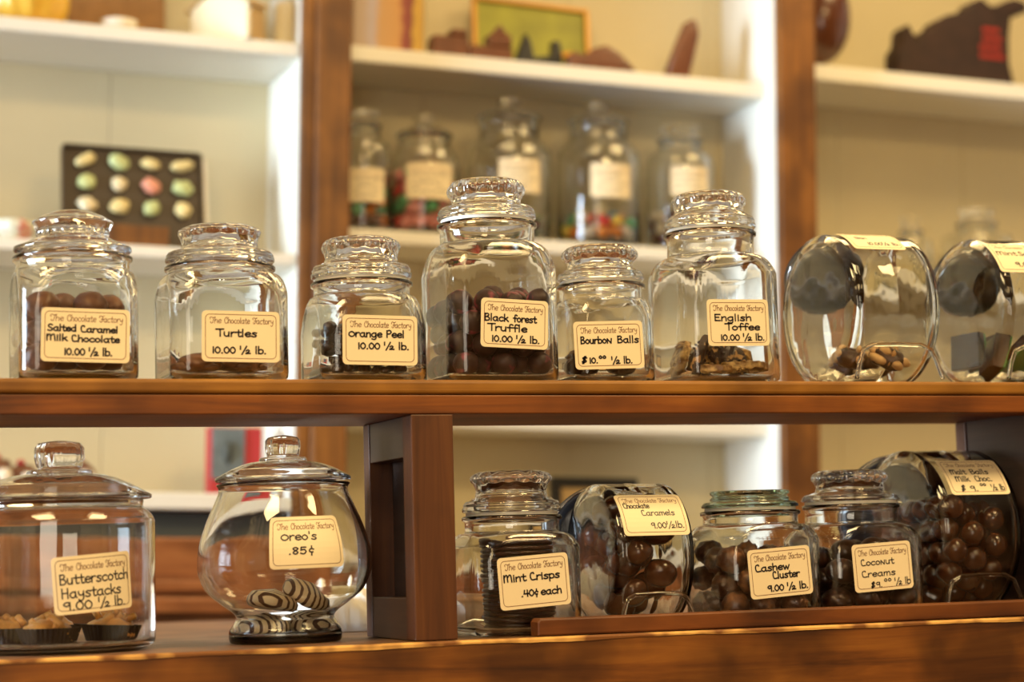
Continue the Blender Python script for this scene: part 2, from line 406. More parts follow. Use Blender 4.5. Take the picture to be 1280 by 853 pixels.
def rrect(w, h, r, k=6):
    out = []
    for cx, cy, a0 in ((w / 2 - r, h / 2 - r, 0), (-w / 2 + r, h / 2 - r, 90), (-w / 2 + r, -h / 2 + r, 180), (w / 2 - r, -h / 2 + r, 270)):
        for i in range(k + 1):
            t = math.radians(a0 + 90 * i / k); out.append((cx + r * math.cos(t), cy + r * math.sin(t)))
    return out
def label_mesh(w, h, lines, mapf, header=True, ink=0.0010):
    """sticker with rounded corners, printed border and heading, marker lettering; u right, v up"""
    bm = B(); r = 0.0042
    vs = [-h / 2 + r * (1 - math.cos(math.pi / 2 * i / 4)) for i in range(5)]
    vs += [-h / 2 + r + (h - 2 * r) * i / 8 for i in range(1, 9)] + [h / 2 - r + r * math.sin(math.pi / 2 * i / 4) for i in range(1, 5)]
    cols = 14; lay = []
    for nn in (0.0003, 0.0):
        rows = []
        for v in vs:
            d = min(h / 2 - abs(v), r); hw = w / 2 - (r - math.sqrt(max(0, r * r - (r - d) ** 2)))
            rows.append([bm.verts.new(mapf(-hw + 2 * hw * i / cols, v, nn)) for i in range(cols + 1)])
        lay.append(rows)
    for li, rows in enumerate(lay):
        for A, Bq in zip(rows, rows[1:]):
            for i in range(cols):
                q = (A[i], A[i + 1], Bq[i + 1], Bq[i])
                bm.faces.new(q if li == 0 else q[::-1])
    F, K = lay
    bd = lambda R: [*R[0]] + [row[-1] for row in R[1:]] + R[-1][-2::-1] + [row[0] for row in R[-2:0:-1]]
    a, b = bd(F), bd(K)
    for i in range(len(a)):
        j = (i + 1) % len(a); bm.faces.new((a[j], a[i], b[i], b[j]))
    ring = rrect(w - 0.0068, h - 0.0068, 0.0042)
    dense = []
    for i in range(len(ring)):
        p, q = ring[i], ring[(i + 1) % len(ring)]
        for t in range(6): dense.append((p[0] + (q[0] - p[0]) * t / 6, p[1] + (q[1] - p[1]) * t / 6))
    dense.append(dense[0])
    ribbon(bm, dense, 0.00055, mapf, 0.00045, 1)
    X = lambda f: -w / 2 + f * w
    Y = lambda f: h / 2 - f * h
    if header:
        hwid = 0.00055
        for s, a0, a1 in (('\u0166he', .10, .245), ('\u0187hocolate', .285, .61), ('\u0191actory', .65, .915)):
            for st in text_strokes(s, X(a0), X(a1), Y(.245), h * 0.070, 0.06): ribbon(bm, st, hwid, mapf, 0.0005, 1)
    for ln in lines:
        s, a0, a1, yb = ln[:4]; sz = ln[4] if len(ln) > 4 else 0.082; rise = ln[5] if len(ln) > 5 else 0.0
        for st in text_strokes(s, X(a0), X(a1), Y(yb), h * sz, 0.0, rise): ribbon(bm, st, ink, mapf, 0.00055, 2)
    return bm
LM = [M['paper'], M['brown_ink'], M['ink']]
HALF = '\u00bd lb.'

# ------------------------------------------------------------------ the room
def structure(name, bm, m, smooth=False):
    return obj(name, bm, m, smooth=smooth, kind='structure')
RX0, RX1, RY0, RY1, RZ0, RZ1 = -3.4, 3.6, -4.2, 1.95, -1.15, 1.75
structure('floor', bx(B(), RX0, RX1, RY0, RY1 + 0.3, RZ0 - 0.05, RZ0), M['floor'])
structure('ceiling', bx(B(), RX0, RX1, RY0, RY1 + 0.3, RZ1, RZ1 + 0.05), M['ceiling'])
structure('wall_back', bx(B(), RX0, RX1, RY1 + 0.1, RY1 + 0.2, RZ0, RZ1), M['plaster'])
structure('wall_right', bx(B(), RX1, RX1 + 0.1, RY0, RY1 + 0.1, RZ0, RZ1), M['plaster'])
b = B()     # left wall with the window opening
bx(b, RX0 - .1, RX0, RY0, 0.02, RZ0, RZ1); bx(b, RX0 - .1, RX0, 1.22, RY1 + .1, RZ0, RZ1)
bx(b, RX0 - .1, RX0, 0.02, 1.22, RZ0, -0.30); bx(b, RX0 - .1, RX0, 0.02, 1.22, 1.20, RZ1)
structure('wall_left', b, M['plaster'])
b = B()
bx(b, RX0, -2.90, RY0 - .1, RY0, RZ0, RZ1); bx(b, -1.30, RX1, RY0 - .1, RY0, RZ0, RZ1)
bx(b, -2.90, -1.30, RY0 - .1, RY0, RZ0, -0.25); bx(b, -2.90, -1.30, RY0 - .1, RY0, 1.25, RZ1)
structure('wall_front', b, M['brown_plaster'])
b = B()
for y in (0.02, 0.59, 1.16): bx(b, RX0 - .02, RX0 + .05, y, y + .06, -0.30, 1.20, .004)
for z in (-0.30, 0.42, 1.14): bx(b, RX0 - .015, RX0 + .045, 0.02, 1.22, z, z + .06, .004)
structure('window_1', b, M['white_paint'])
b = B()  # unseen frame built around the added front fill light
for x in (-2.90, -2.13, -1.36): bx(b, x, x + .06, RY0 - .02, RY0 + .05, -0.25, 1.25, .004)
for z in (-0.25, 1.19): bx(b, -2.90, -1.30, RY0 - .015, RY0 + .045, z, z + .06, .004)
structure('fill_window', b, M['white_paint'])
for k, (lx, ly) in enumerate(LAMPS):  # housings out of view; those behind the camera belong to the added pair
    t = thing('ceiling_light', 'unseen square brass-rimmed ceiling light over the %s' % ('shop aisle' if ly < 0 else 'wall shelves'), 'light',
              (lx, ly, RZ1), group='ceiling lights')
    bb = B(); bx(bb, -.46, .46, -.46, .46, -.20, -.0)
    obj('housing', bb, M['gold'], t)
    bb = B()
    for sx in (-1, 1):
        bx(bb, sx * .46 - .012, sx * .46 + .012, -.47, .47, -.23, -.20); bx(bb, -.47, .47, sx * .46 - .012, sx * .46 + .012, -.23, -.20)
    obj('rim', bb, M['gold'], t)

# ------------------------------------------------------------------ counter and the display shelf standing on it
ZC0 = -0.2475                # counter top
ZS = 0.0                     # top of the display shelf
t = thing('counter', 'long worn brown wooden shop counter under the lower jars', 'counter', (0, 0, RZ0))
def loc(o, tz=RZ0): o.location = o.location - Vector((0, 0, tz)); return o
b = B(); bx(b, -1.5, 1.5, -0.008, 0.93, ZC0 - 0.035, ZC0, 0.0)
loc(obj('counter_top', b, M['counter_top'], t))
b = B(); bx(b, -1.5, 1.5, -0.014, -0.008, RZ0 + 0.08, ZC0 - 0.0022, 0.0005); bx(b, -1.48, 1.48, 0.02, 0.90, RZ0, ZC0 - 0.036)
loc(obj('front_panel', b, M['counter_wood'], t))
b = B()                      # worn pale edge of the counter top, slightly ragged
random.seed(3); prev = None; nseg = 400
for i in range(nseg + 1):
    x = -1.5 + 3.0 * i / nseg
    w = 0.0016 + 0.0022 * max(0, noise.noise(Vector((x * 9, 0.3, 0))) + 0.35) + 0.0006 * noise.noise(Vector((x * 60, 1.3, 0)))
    w = max(0.0008, w)
    cur = [b.verts.new((x, -0.0065, ZC0 + 0.0002)), b.verts.new((x, -0.0125, ZC0 + 0.0002)), b.verts.new((x, -0.0147, ZC0 - 0.0016)),
           b.verts.new((x, -0.0147, ZC0 - 0.0016 - w)), b.verts.new((x, -0.0065, ZC0 - 0.0016 - w))]
    if prev:
        for k in range(5): b.faces.new((prev[k], prev[(k + 1) % 5], cur[(k + 1) % 5], cur[k]))
    else: b.faces.new(cur)
    prev = cur
b.faces.new(prev[::-1]); bmesh.ops.recalc_face_normals(b, faces=b.faces[:])
loc(obj('worn_edge', b, M['raw_edge'], t, label='pale ragged worn edge'))
xr0 = at(670, 785, 0).x
ZR = ZC0 + .0006
b = B(); prism(b, [(xr0, ZR), (1.5, ZR), (1.5, ZC0 + .0175), (xr0 + .003, ZC0 + .0175), (xr0, ZC0 + .014)], -0.004, 0.016, 0.002)
strip = obj('wooden_strip', b, M['rail_wood'], label='long thin brown wooden strip lying on the counter edge before the lower right jars', cat='strip')

t = thing('display_shelf', 'brown wooden display shelf standing on the counter and carrying the upper jars', 'shelf', (0, 0, ZC0))
zl = lambda o: loc(o, ZC0)
zb = at(640, 493, 0).z; zu = at(640, 517.3, 0).z
b = B(); bx(b, -0.95, 0.98, 0.0, 0.185, zb, ZS, 0.0035, seg=3)
zl(obj('shelf_board', b, M['shelf_board'], t))
b = B(); bx(b, -0.945, 0.975, 0.0015, 0.18, zu, zb - 0.0006, 0.0012)
zl(obj('apron', b, M['shelf_apron'], t))
def side_frame(x0, x1, solid=False):
    yb = 0.165; y0 = 0.018 if solid else 0.002; ZC0 = globals()['ZC0'] + .0006
    b = B(); bx(b, x0, x1, y0, 0.030, ZC0, zu - .0003, 0.0012); zl(obj('post', b, M['post_wood'], t))
    b = B(); bx(b, x0, x1 - .004, yb - .020, yb, ZC0, zu - .0003, 0.001); zl(obj('post', b, M['post_wood'], t))
    if solid:
        b = B(); bx(b, x0 + .002, x1 - .004, .031, yb - .021, ZC0, zu - .0003); zl(obj('side_panel', b, M['frame_wood'], t))
    else:
        b = B(); bx(b, x0 + .001, x0 + .020, .031, yb - .021, zu - .040, zu - .0003, .0008); zl(obj('rail', b, M['frame_wood'], t))
        b = B(); bx(b, x0 + .001, x0 + .020, .031, yb - .021, ZC0, ZC0 + .040, .0008); zl(obj('rail', b, M['frame_wood'], t))
xp0 = at(517, 650, 0).x; xp1 = at(570, 650, 0).x
side_frame(xp0, xp1)
xq = at(1196, 580, 0.165).x
side_frame(xq, xq + 0.04, True)
side_frame(-0.93, -0.89)
xw = at(515, 600, .10).x       # dark inner board that half fills the middle frame
b = B(); bx(b, xp0 + .024, xp1 - .006, .085, .144, ZC0 + .001, zu - .001); zl(obj('divider_board', b, M['frame_wood'], t))

# ------------------------------------------------------------------ jars
def k_of(phi, q): return q * (abs(math.cos(phi)) + abs(math.sin(phi))) + (1 - q)
QB = 0.66
WALL = 0.0034
def put_label(parent, w, h, lines, mapf, ink=0.00125):
    return obj('price_label', label_mesh(w, h, lines, mapf, ink=ink), LM, parent)
JAR = {}
def square_jar(key, name, label, z0, cx, W, yfull, yneck, yrim, lid, hwn, lab, lines, yoff=0.0, group=None, ink=0.0014, seal=True):
    """square-bodied jar with a round mouth; pixel measures taken on its own axis plane"""
    a = 0.055
    for _ in range(4):
        Yc = a + 0.022 + yoff
        p = at(cx, (yfull + yrim) / 2, Yc); s = mpp(p); az = azim(p)
        a = W / 2 * s / k_of(az, QB)
    X = p.x; zz = lambda y: at(cx, y, Yc).z - z0
    z0 += .0004
    t = thing(name, label, 'jar', (X, Yc, z0), 0, group)
    rn = hwn * s; zf, zn, zr = zz(yfull), zz(yneck), zz(yrim)
    out = [(0.0, a * .86, QB * .9), (0.0006, a * .93, QB * .92), (0.004, a * .99, QB), (0.010, a, QB), (zf * .5, a, QB), (zf - .006, a, QB)]
    hsh = zn - zf
    for i in range(1, 9):
        f = i / 8; e = math.sin(f * math.pi / 2)
        r = rn + (a - rn) * math.cos(f * math.pi / 2) ** 0.9
        out.append((zf - .006 + (hsh + .006) * e, r, QB * (1 - f) ** 0.8))
    out += [(zn + .0015, rn * .985, 0), (zn + (zr - zn) * .5, rn * .985, 0), (zr - .0055, rn * .99, 0), (zr - .004, rn + .0022, 0), (zr - .0012, rn + .0022, 0), (zr, rn + .0008, 0), (zr, rn - WALL + .0006, 0)]
    inn = []
    for z, r, q in [o for o in out if o[0] > 0.008 and o[0] < zr - .006][::-1]:
        dz = -.0012 if z > zf - .004 and z < zn else 0
        inn.append((z + dz, r - WALL, q))
    inn += [(0.0075, a - WALL - .0012, QB), (0.0050, a - WALL - .004, QB * .95), (0.0042, a * .6, QB * .9)]
    obj('body', loft(B(), out + inn, 96), M['glass'], t, True)
    zlb = make_lid(t, zz, s, zr, lid, seal)
    lx, ly, lw, lh, tilt = lab
    Yf = Yc - a
    pl = at(lx, ly, Yf); sl = mpp(pl); w = lw * sl / math.cos(math.atan2(XC[2], XC[0]) * .94); h = lh * sl
    cxl, czl = pl.x - X, pl.z - z0; ct, st = math.cos(math.radians(-tilt)), math.sin(math.radians(-tilt))
    put_label(t, w, h, lines, lambda u, v, n: Vector((cxl + u * ct - v * st, -a - .0004 - n, czl + u * st + v * ct)), ink)
    JAR[key] = dict(X=X, Y=Yc, a=a - WALL, z=z0 + .0052, q=QB, zf=zf, s=s)
    return t
def make_lid(t, zz, s, zr, lid, seal=True):
    st = lid['style']; hd = lid['disc'] * s; zb_ = max(zz(lid['bot']), zr + .0035)
    if seal:
        r0 = hd - .0035
        obj('seal', loft(B(), [(zr + .0003, r0 - .004, 0), (zr + .0003, r0, 0), (zb_ - .0003, r0, 0), (zb_ - .0003, r0 - .004, 0), (zr + .0003, r0 - .004, 0)], 64, False, False), M['seal'], t, False,
            label='translucent pale plastic ring')
    if st == 'crown':
        zt, hw, zw, hc, c0, c1 = zz(lid['top']), lid['waist'] * s, zz(lid['ywaist']), lid['crown'] * s, zz(lid['c0']), zz(lid['c1'])
        R = [(zb_, hd - .008, 0), (zb_, hd - .0012, 0), (zb_ + .0012, hd, 0), (zb_ + (zt - zb_) * .35, hd, 0), (zb_ + (zt - zb_) * .5, hd - .0015, 0), (zb_ + (zt - zb_) * .62, hd - .0008, 0), (zt - .001, hd - .003, 0), (zt, hd - .007, 0), (zw - .001, hw + .005, 0),
             (zw, hw + .0012, 0), (zw + (c0 - zw) * .45, hw, 0), (c0 - .0015, hw + (hc - hw) * .5, 0, .008, 16), (c0 + .0008, hc * .985, 0, .026, 16),
             (c0 + (c1 - c0) * .35, hc, 0, .032, 16), (c0 + (c1 - c0) * .6, hc * .975, 0, .026, 16), (c1 - .0022, hc * .90, 0, .018, 16), (c1 - .0005, hc * .80, 0, .008, 16), (c1 - .0012, hc * .68, 0), (c1 - .0010, hc * .45, 0), (c1, hc * .2, 0), (c1 + .0002, hc * .05, 0)]
        ri = hw - .005
        I = [(c0 + (c1 - c0) * .25, ri * .1, 0), (c0 + (c1 - c0) * .25, ri * .7, 0), (c0, ri * .96, 0), (zw, ri, 0), (zt - .003, ri + .004, 0), (zb_ + .003, hd - .014, 0), (zb_ - .006, hd - .0125, 0), (zb_ - .007, hd - .0105, 0), (zb_ - .006, hd - .0095, 0)]
    elif st == 'mushroom':
        zt, hw, zw, hc, c0, ce, c1 = zz(lid['top']), lid['waist'] * s, zz(lid['ywaist']), lid['crown'] * s, zz(lid['c0']), zz(lid['edge']), zz(lid['c1'])
        R = [(zb_, hd - .008, 0), (zb_, hd - .002, 0), (zb_ + .002, hd, 0), (zb_ + .005, hd - .0005, 0), (zt - .004, hd - .006, 0), (zt, hd * .74, 0), (zw, hw + .002, 0), (zw + .001, hw, 0, .02, 26), ((zw + c0) / 2, hw * 1.0, 0, .04, 26), (c0 - .001, hw, 0, .02, 26), (c0, hw + .002, 0),
             (ce - .003, hc - .0015, 0), (ce - .001, hc, 0), (ce + .001, hc, 0), (ce + .003, hc - .003, 0), (ce + .006, hc * .8, 0), (c1 - .003, hc * .55, 0), (c1 - .001, hc * .32, 0), (c1, hc * .06, 0)]
        ri = hw - .005
        I = [(ce, ri * .1, 0), (ce - .001, ri * .7, 0), (c0, ri * .98, 0), (zw, ri, 0), (zt - .003, ri + .006, 0), (zb_ + .003, hd - .014, 0), (zb_ - .006, hd - .0125, 0), (zb_ - .007, hd - .0105, 0), (zb_ - .006, hd - .0095, 0)]
    else:   # flat stepped disc
        zt, c1, hc = zz(lid['top']), zz(lid['c1']), lid['crown'] * s
        R = [(zb_, hd - .008, 0), (zb_, hd - .001, 0), (zb_ + .002, hd, 0), (zt, hd - .003, 0), (zt + .0008, hc * .98, 0), (zt + (c1 - zt) * .25, hc * 1.0, 0), (zt + (c1 - zt) * .42, hc * .97, 0), (zt + (c1 - zt) * .5, hc * .94, 0), (zt + (c1 - zt) * .62, hc * .94, 0), (zt + (c1 - zt) * .7, hc * .985, 0), (c1 - .0015, hc, 0), (c1, hc * .97, 0), (c1, hc * .8, 0), (c1 - .004, hc * .7, 0), (c1 - .004, hc * .08, 0)]
        I = [(zt - .001, hc * .1, 0), (zt - .001, hc * .75, 0), (zb_ + .001, hd - .015, 0), (zb_ - .006, hd - .0125, 0), (zb_ - .007, hd - .0105, 0), (zb_ - .006, hd - .0095, 0)]
    obj('lid', loft(B(), R + I, 144, True, False) if False else close_lid(R, I), M['glass_green'] if st == 'flat' else M['glass_lid'], t, True)
    return zb_
def close_lid(R, I):
    """outer surface bottom to top, inner cavity top to bottom, joined into one closed shell"""
    bm = B(); rings = R[::-1]                       # top ... bottom of the outside
    rings = rings + I[::-1]                         # then from the plug back up into the cavity
    loft(bm, rings, 144, True, True)
    return bm

CR = lambda disc, bot, top, waist, yw, crown, c0, c1: dict(style='crown', disc=disc, bot=bot, top=top, waist=waist, ywaist=yw, crown=crown, c0=c0, c1=c1)
TEN = '10.00 ' + HALF
square_jar('salted', 'candy_jar', 'square glass jar of salted caramel milk chocolates with a smooth mushroom lid', ZS, 91, 158, 362, 341, 322,
           dict(style='mushroom', disc=73, bot=319, top=303, waist=44, ywaist=299, crown=50, c0=288, edge=280, c1=263), 71,
           (107, 419.5, 104, 67.5, 1.2), [('Salted', .07, .39, .43, .07), ('Caramel', .44, .86, .44, .07), ('Milk', .06, .29, .61, .07), ('Chocolate', .34, .88, .62, .07), (TEN, .26, .80, .87)], seal=False)
square_jar('turtles', 'candy_jar', 'nearly empty square glass jar whose label reads Turtles', ZS, 275, 165, 364, 345, 334,
           CR(68, 332, 316, 47, 313, 51, 297, 284), 66, (301, 421, 93.5, 64, .6), [('Turtles', .18, .70, .50), (TEN, .13, .82, .83)], seal=False)
square_jar('orange', 'candy_jar', 'squat square glass jar of dark orange peel sticks', ZS, 452.5, 156, 408, 372, 354,
           CR(63, 349, 333, 45, 330, 48.5, 315, 299), 61, (475, 425.5, 92, 62.5, .7), [('Orange', .08, .52, .44), ('Peel', .58, .82, .44), (TEN, .20, .88, .68)])
square_jar('forest', 'candy_jar', 'tallest square glass jar, half full of pink-dusted dark truffles', ZS, 609, 168, 336, 308, 281,
           CR(62, 276, 261, 43, 258, 48, 246, 227), 60, (643, 405, 84.5, 61.5, 2.4), [('Black', .05, .40, .46), ('forest', .48, .82, .46), ('Truffle', .10, .68, .66), (TEN, .16, .87, .88)])
square_jar('bourbon', 'candy_jar', 'small square glass jar labelled Bourbon Balls with a few pecan-topped chocolates', ZS, 751, 128, 391, 377, 357,
           CR(55, 353, 341, 40, 338, 47, 325, 309), 53, (761, 431.5, 88.5, 60, -1.9), [('Bourbo', .09, .46, .46), ('N', .47, .54, .46), ('Balls', .62, .93, .46), ('$', .09, .17, .86), ('10.', .20, .32, .87, .075), ('^^', .34, .44, .84, .075), (HALF, .52, .82, .89)], yoff=.012)
square_jar('toffee', 'candy_jar', 'tall square glass jar of nut-covered English toffee', ZS, 888, 160, 341, 323, 292,
           CR(57.5, 288, 273, 43, 270, 45.5, 258, 243), 55, (922.5, 403.5, 80.5, 58.5, -.8), [('English', .11, .71, .46), ('Toffee', .28, .84, .66), (TEN, .20, .91, .88)])
square_jar('mint', 'candy_jar', 'square glass jar holding a stack of mint crisp discs beside the post', ZC0, 640, 166, 678, 666, 645,
           CR(62, 641, 626, 44, 622, 50, 603, 589), 60, (667.5, 727, 89.5, 65, -3.6), [('Mint', .07, .38, .47), ('Crisps', .44, .86, .47), ('.40\u00a2', .30, .54, .77), ('each', .58, .87, .77)])
square_jar('cashew', 'candy_jar', 'square glass jar of cashew clusters with a flat greenish lid', ZC0, 938, 166, 668, 656, 639,
           dict(style='flat', disc=61, bot=635, top=628, crown=50, c1=614), 60, (975, 715.5, 82.5, 61, -3.6), [('Cashew', .10, .65, .45), ('Cluster', .37, .80, .62), ('9.00 ' + HALF, .27, .92, .87)], ink=.0014)
square_jar('coconut', 'candy_jar', 'square glass jar labelled Coconut Creams, beside the malt ball jar', ZC0, 1064, 168, 668, 655, 631,
           CR(61, 627, 618, 42, 615, 47, 602, 588), 58, (1103, 708.5, 79, 59.5, -3), [('CocoNut', .13, .69, .45, .075), ('Creams', .13, .70, .69, .075), ('$9.', .27, .46, .92, .075), ('^^', .50, .62, .88, .08), (HALF[:-1], .68, .95, .90)], ink=.001)

# round jars: lathe profile (outside), label wrapped on the curved wall
def wrap_label(t, prof, X, Yc, z0, lab, lines, s, ink=0.00125):
    lx, ly, lw, lh, tilt = lab
    prof = sorted(prof)
    def rad(z): return float(np.interp(z, [p[0] for p in prof], [p[1] for p in prof]))
    az = azim((X, Yc, z0)); r0 = 0.1
    for _ in range(4):
        z = at(lx, ly, Yc - r0 * math.cos(az)).z - z0; r0 = rad(z)
        cxp = (CM @ np.array((X, Yc, z0 + z)) + CT); cpx = cxp[0] / cxp[2] * FPX + 640
        off = (lx - cpx) * s / r0
    th0 = az + math.asin(max(-.95, min(.95, off)))
    w = lw * s * 1.0 / max(.75, math.cos(th0 - az)); h = lh * s
    ct, st = math.cos(math.radians(-tilt)), math.sin(math.radians(-tilt))
    def mapf(u, v, n):
        uu, vv = u * ct - v * st, u * st + v * ct
        zz_ = z + vv; r = rad(zz_) + .0004 + n; a_ = th0 + uu / r0
        return Vector((r * math.sin(a_), -r * math.cos(a_), zz_))
    put_label(t, w, h, lines, mapf, ink)
def round_jar(key, name, label, z0, cx, base_y, body, lid, lab, lines, Yc, wall=0.004, ink=.00125):
    p = at(cx, base_y - 80, Yc); s = mpp(p)
    zz = lambda y: at(cx, y, Yc).z - z0
    t = thing(name, label, 'jar', (p.x, Yc, z0))
    prof = [(zz(y) if y is not None else 0.0, hw * s) for y, hw in body]
    prof[0] = (0.0, prof[0][1])
    dense = [prof[0]]
    for i in range(len(prof) - 1):
        p0, p1, p2, p3 = prof[max(0, i - 1)], prof[i], prof[i + 1], prof[min(len(prof) - 1, i + 2)]
        for k in range(1, 5):
            q = k / 4
            dense.append(tuple(0.5 * (2 * b_ + (c_ - a_) * q + (2 * a_ - 5 * b_ + 4 * c_ - d_) * q * q + (3 * b_ - a_ - 3 * c_ + d_) * q ** 3) for a_, b_, c_, d_ in zip(p0, p1, p2, p3)))
    zt = dense[-1][0]
    out = [(z, r, 0) for z, r in dense] + [(zt + .0012, dense[-1][1] - .0012, 0), (zt + .0012, dense[-1][1] - wall + .001, 0)]
    inn = [(z, r - wall, 0) for z, r in dense if z > 0.0085][::-1]
    inn += [(0.0062, inn[-1][1] - .004, 0), (0.0052, inn[-1][1] * .6, 0)]
    obj('body', loft(B(), out + inn, 96), M['glass'], t, True)
    zl_ = max(zz(lid['rim']), zt + .002); hd = lid['disc'] * s
    e = lambda y: zz(y)
    R = [(zl_, hd - .012), (zl_, hd - .001), (zl_ + .001, hd), (zl_ + .0035, hd), (zl_ + .005, hd - .002)]
    for f in (0.15, .35, .55, .75, .9, 1): R.append((zl_ + .005 + (e(lid['ycol']) - zl_ - .005) * math.sin(f * math.pi / 2) ** lid.get('pw', 1.3), hd - .002 + (lid['col'] * s - hd + .002) * f))
    R += [(e(lid['ycol']) + .001, lid['col'] * s + .001), (e(lid['ycol']) + .0035, lid['col'] * s), (e(lid['ycol']) + .004, lid['kneck'] * s + .002), (e(lid['ykn']), lid['kneck'] * s),
          (e(lid['yk0']), lid['knob'] * s * .93), (e((lid['yk0'] * 2 + lid['yk1']) / 3), lid['knob'] * s), (e((lid['yk0'] + lid['yk1'] * 3) / 4), lid['knob'] * s * .98), (e(lid['yk1']) - .0012, lid['knob'] * s * .84), (e(lid['yk1']), lid['knob'] * s * .6), (e(lid['yk1']) + .0016, lid['knob'] * s * .08)]
    I = [(e(lid['ycol']) - .003, lid['col'] * s * .1), (e(lid['ycol']) - .004, lid['col'] * s * .8)]
    for f in (.8, .6, .4, .2): I.append((zl_ + .001 + (e(lid['ycol']) - zl_ - .005) * math.sin(f * math.pi / 2) ** 1.3, hd - .006 + (lid['col'] * s - hd + .006) * f))
    I += [(zl_ - .004, hd - .018), (zl_ - .005, hd - .016), (zl_ - .004, hd - .014)]
    R = [(z, r, 0) for z, r in R]; I = [(z, r, 0) for z, r in I]
    nk = []
    for rg in R: nk.append((rg[0], rg[1], 0, .02, 12) if rg[0] > e(lid['yk0']) - .0001 and rg[1] > .004 else rg)
    obj('lid', close_lid(nk, I), M['glass_lid'], t, True)
    if lab: wrap_label(t, dense, p.x, Yc, z0, lab, lines, s, ink)
    JAR[key] = dict(X=p.x, Y=Yc, z=z0 + .0064, s=s, prof=[(z, r - wall) for z, r in dense])
    return t
round_jar('haystack', 'cookie_jar', 'round straight-sided glass jar of butterscotch haystacks with a knobbed lid', ZC0, 75, 812,
          [(None, 100), (811, 110), (807, 116), (790, 118), (720, 118), (662, 118), (650, 116), (641, 110), (637, 104), (633, 103), (628, 104)],
          dict(rim=627, disc=114, ycol=593, col=40, ykn=589, kneck=26, yk0=582, knob=31, yk1=553, pw=1.0),
          (116, 729, 95, 69, -4), [('Butterscotch', .08, .95, .48, .10), ('Haystacks', .09, .83, .72, .10), ('9.00', .10, .44, .93, .10), ('\u00bd lb.', .52, .88, .93, .10)], 0.115, ink=.0012)
round_jar('oreo', 'fishbowl_jar', 'footed fishbowl glass jar of striped white cookies with a knobbed lid', ZC0, 356, 804,
          [(None, 62), (803, 67), (799, 70), (788, 70), (778, 64), (771, 61), (764, 66), (754, 80), (738, 98), (718, 107), (700, 108.5), (680, 106), (655, 98), (632, 88), (618, 82), (611, 81), (606, 84)],
          dict(rim=602, disc=85, ycol=577, col=29, ykn=573, kneck=20, yk0=567, knob=22.5, yk1=546, pw=1.0),
          (383.5, 678, 89.5, 62.5, -1.0), [("Oreo's", .15, .62, .45, .09), ('.85', .24, .47, .72, .09), ('\u00a2', .50, .57, .72, .10)], 0.115)

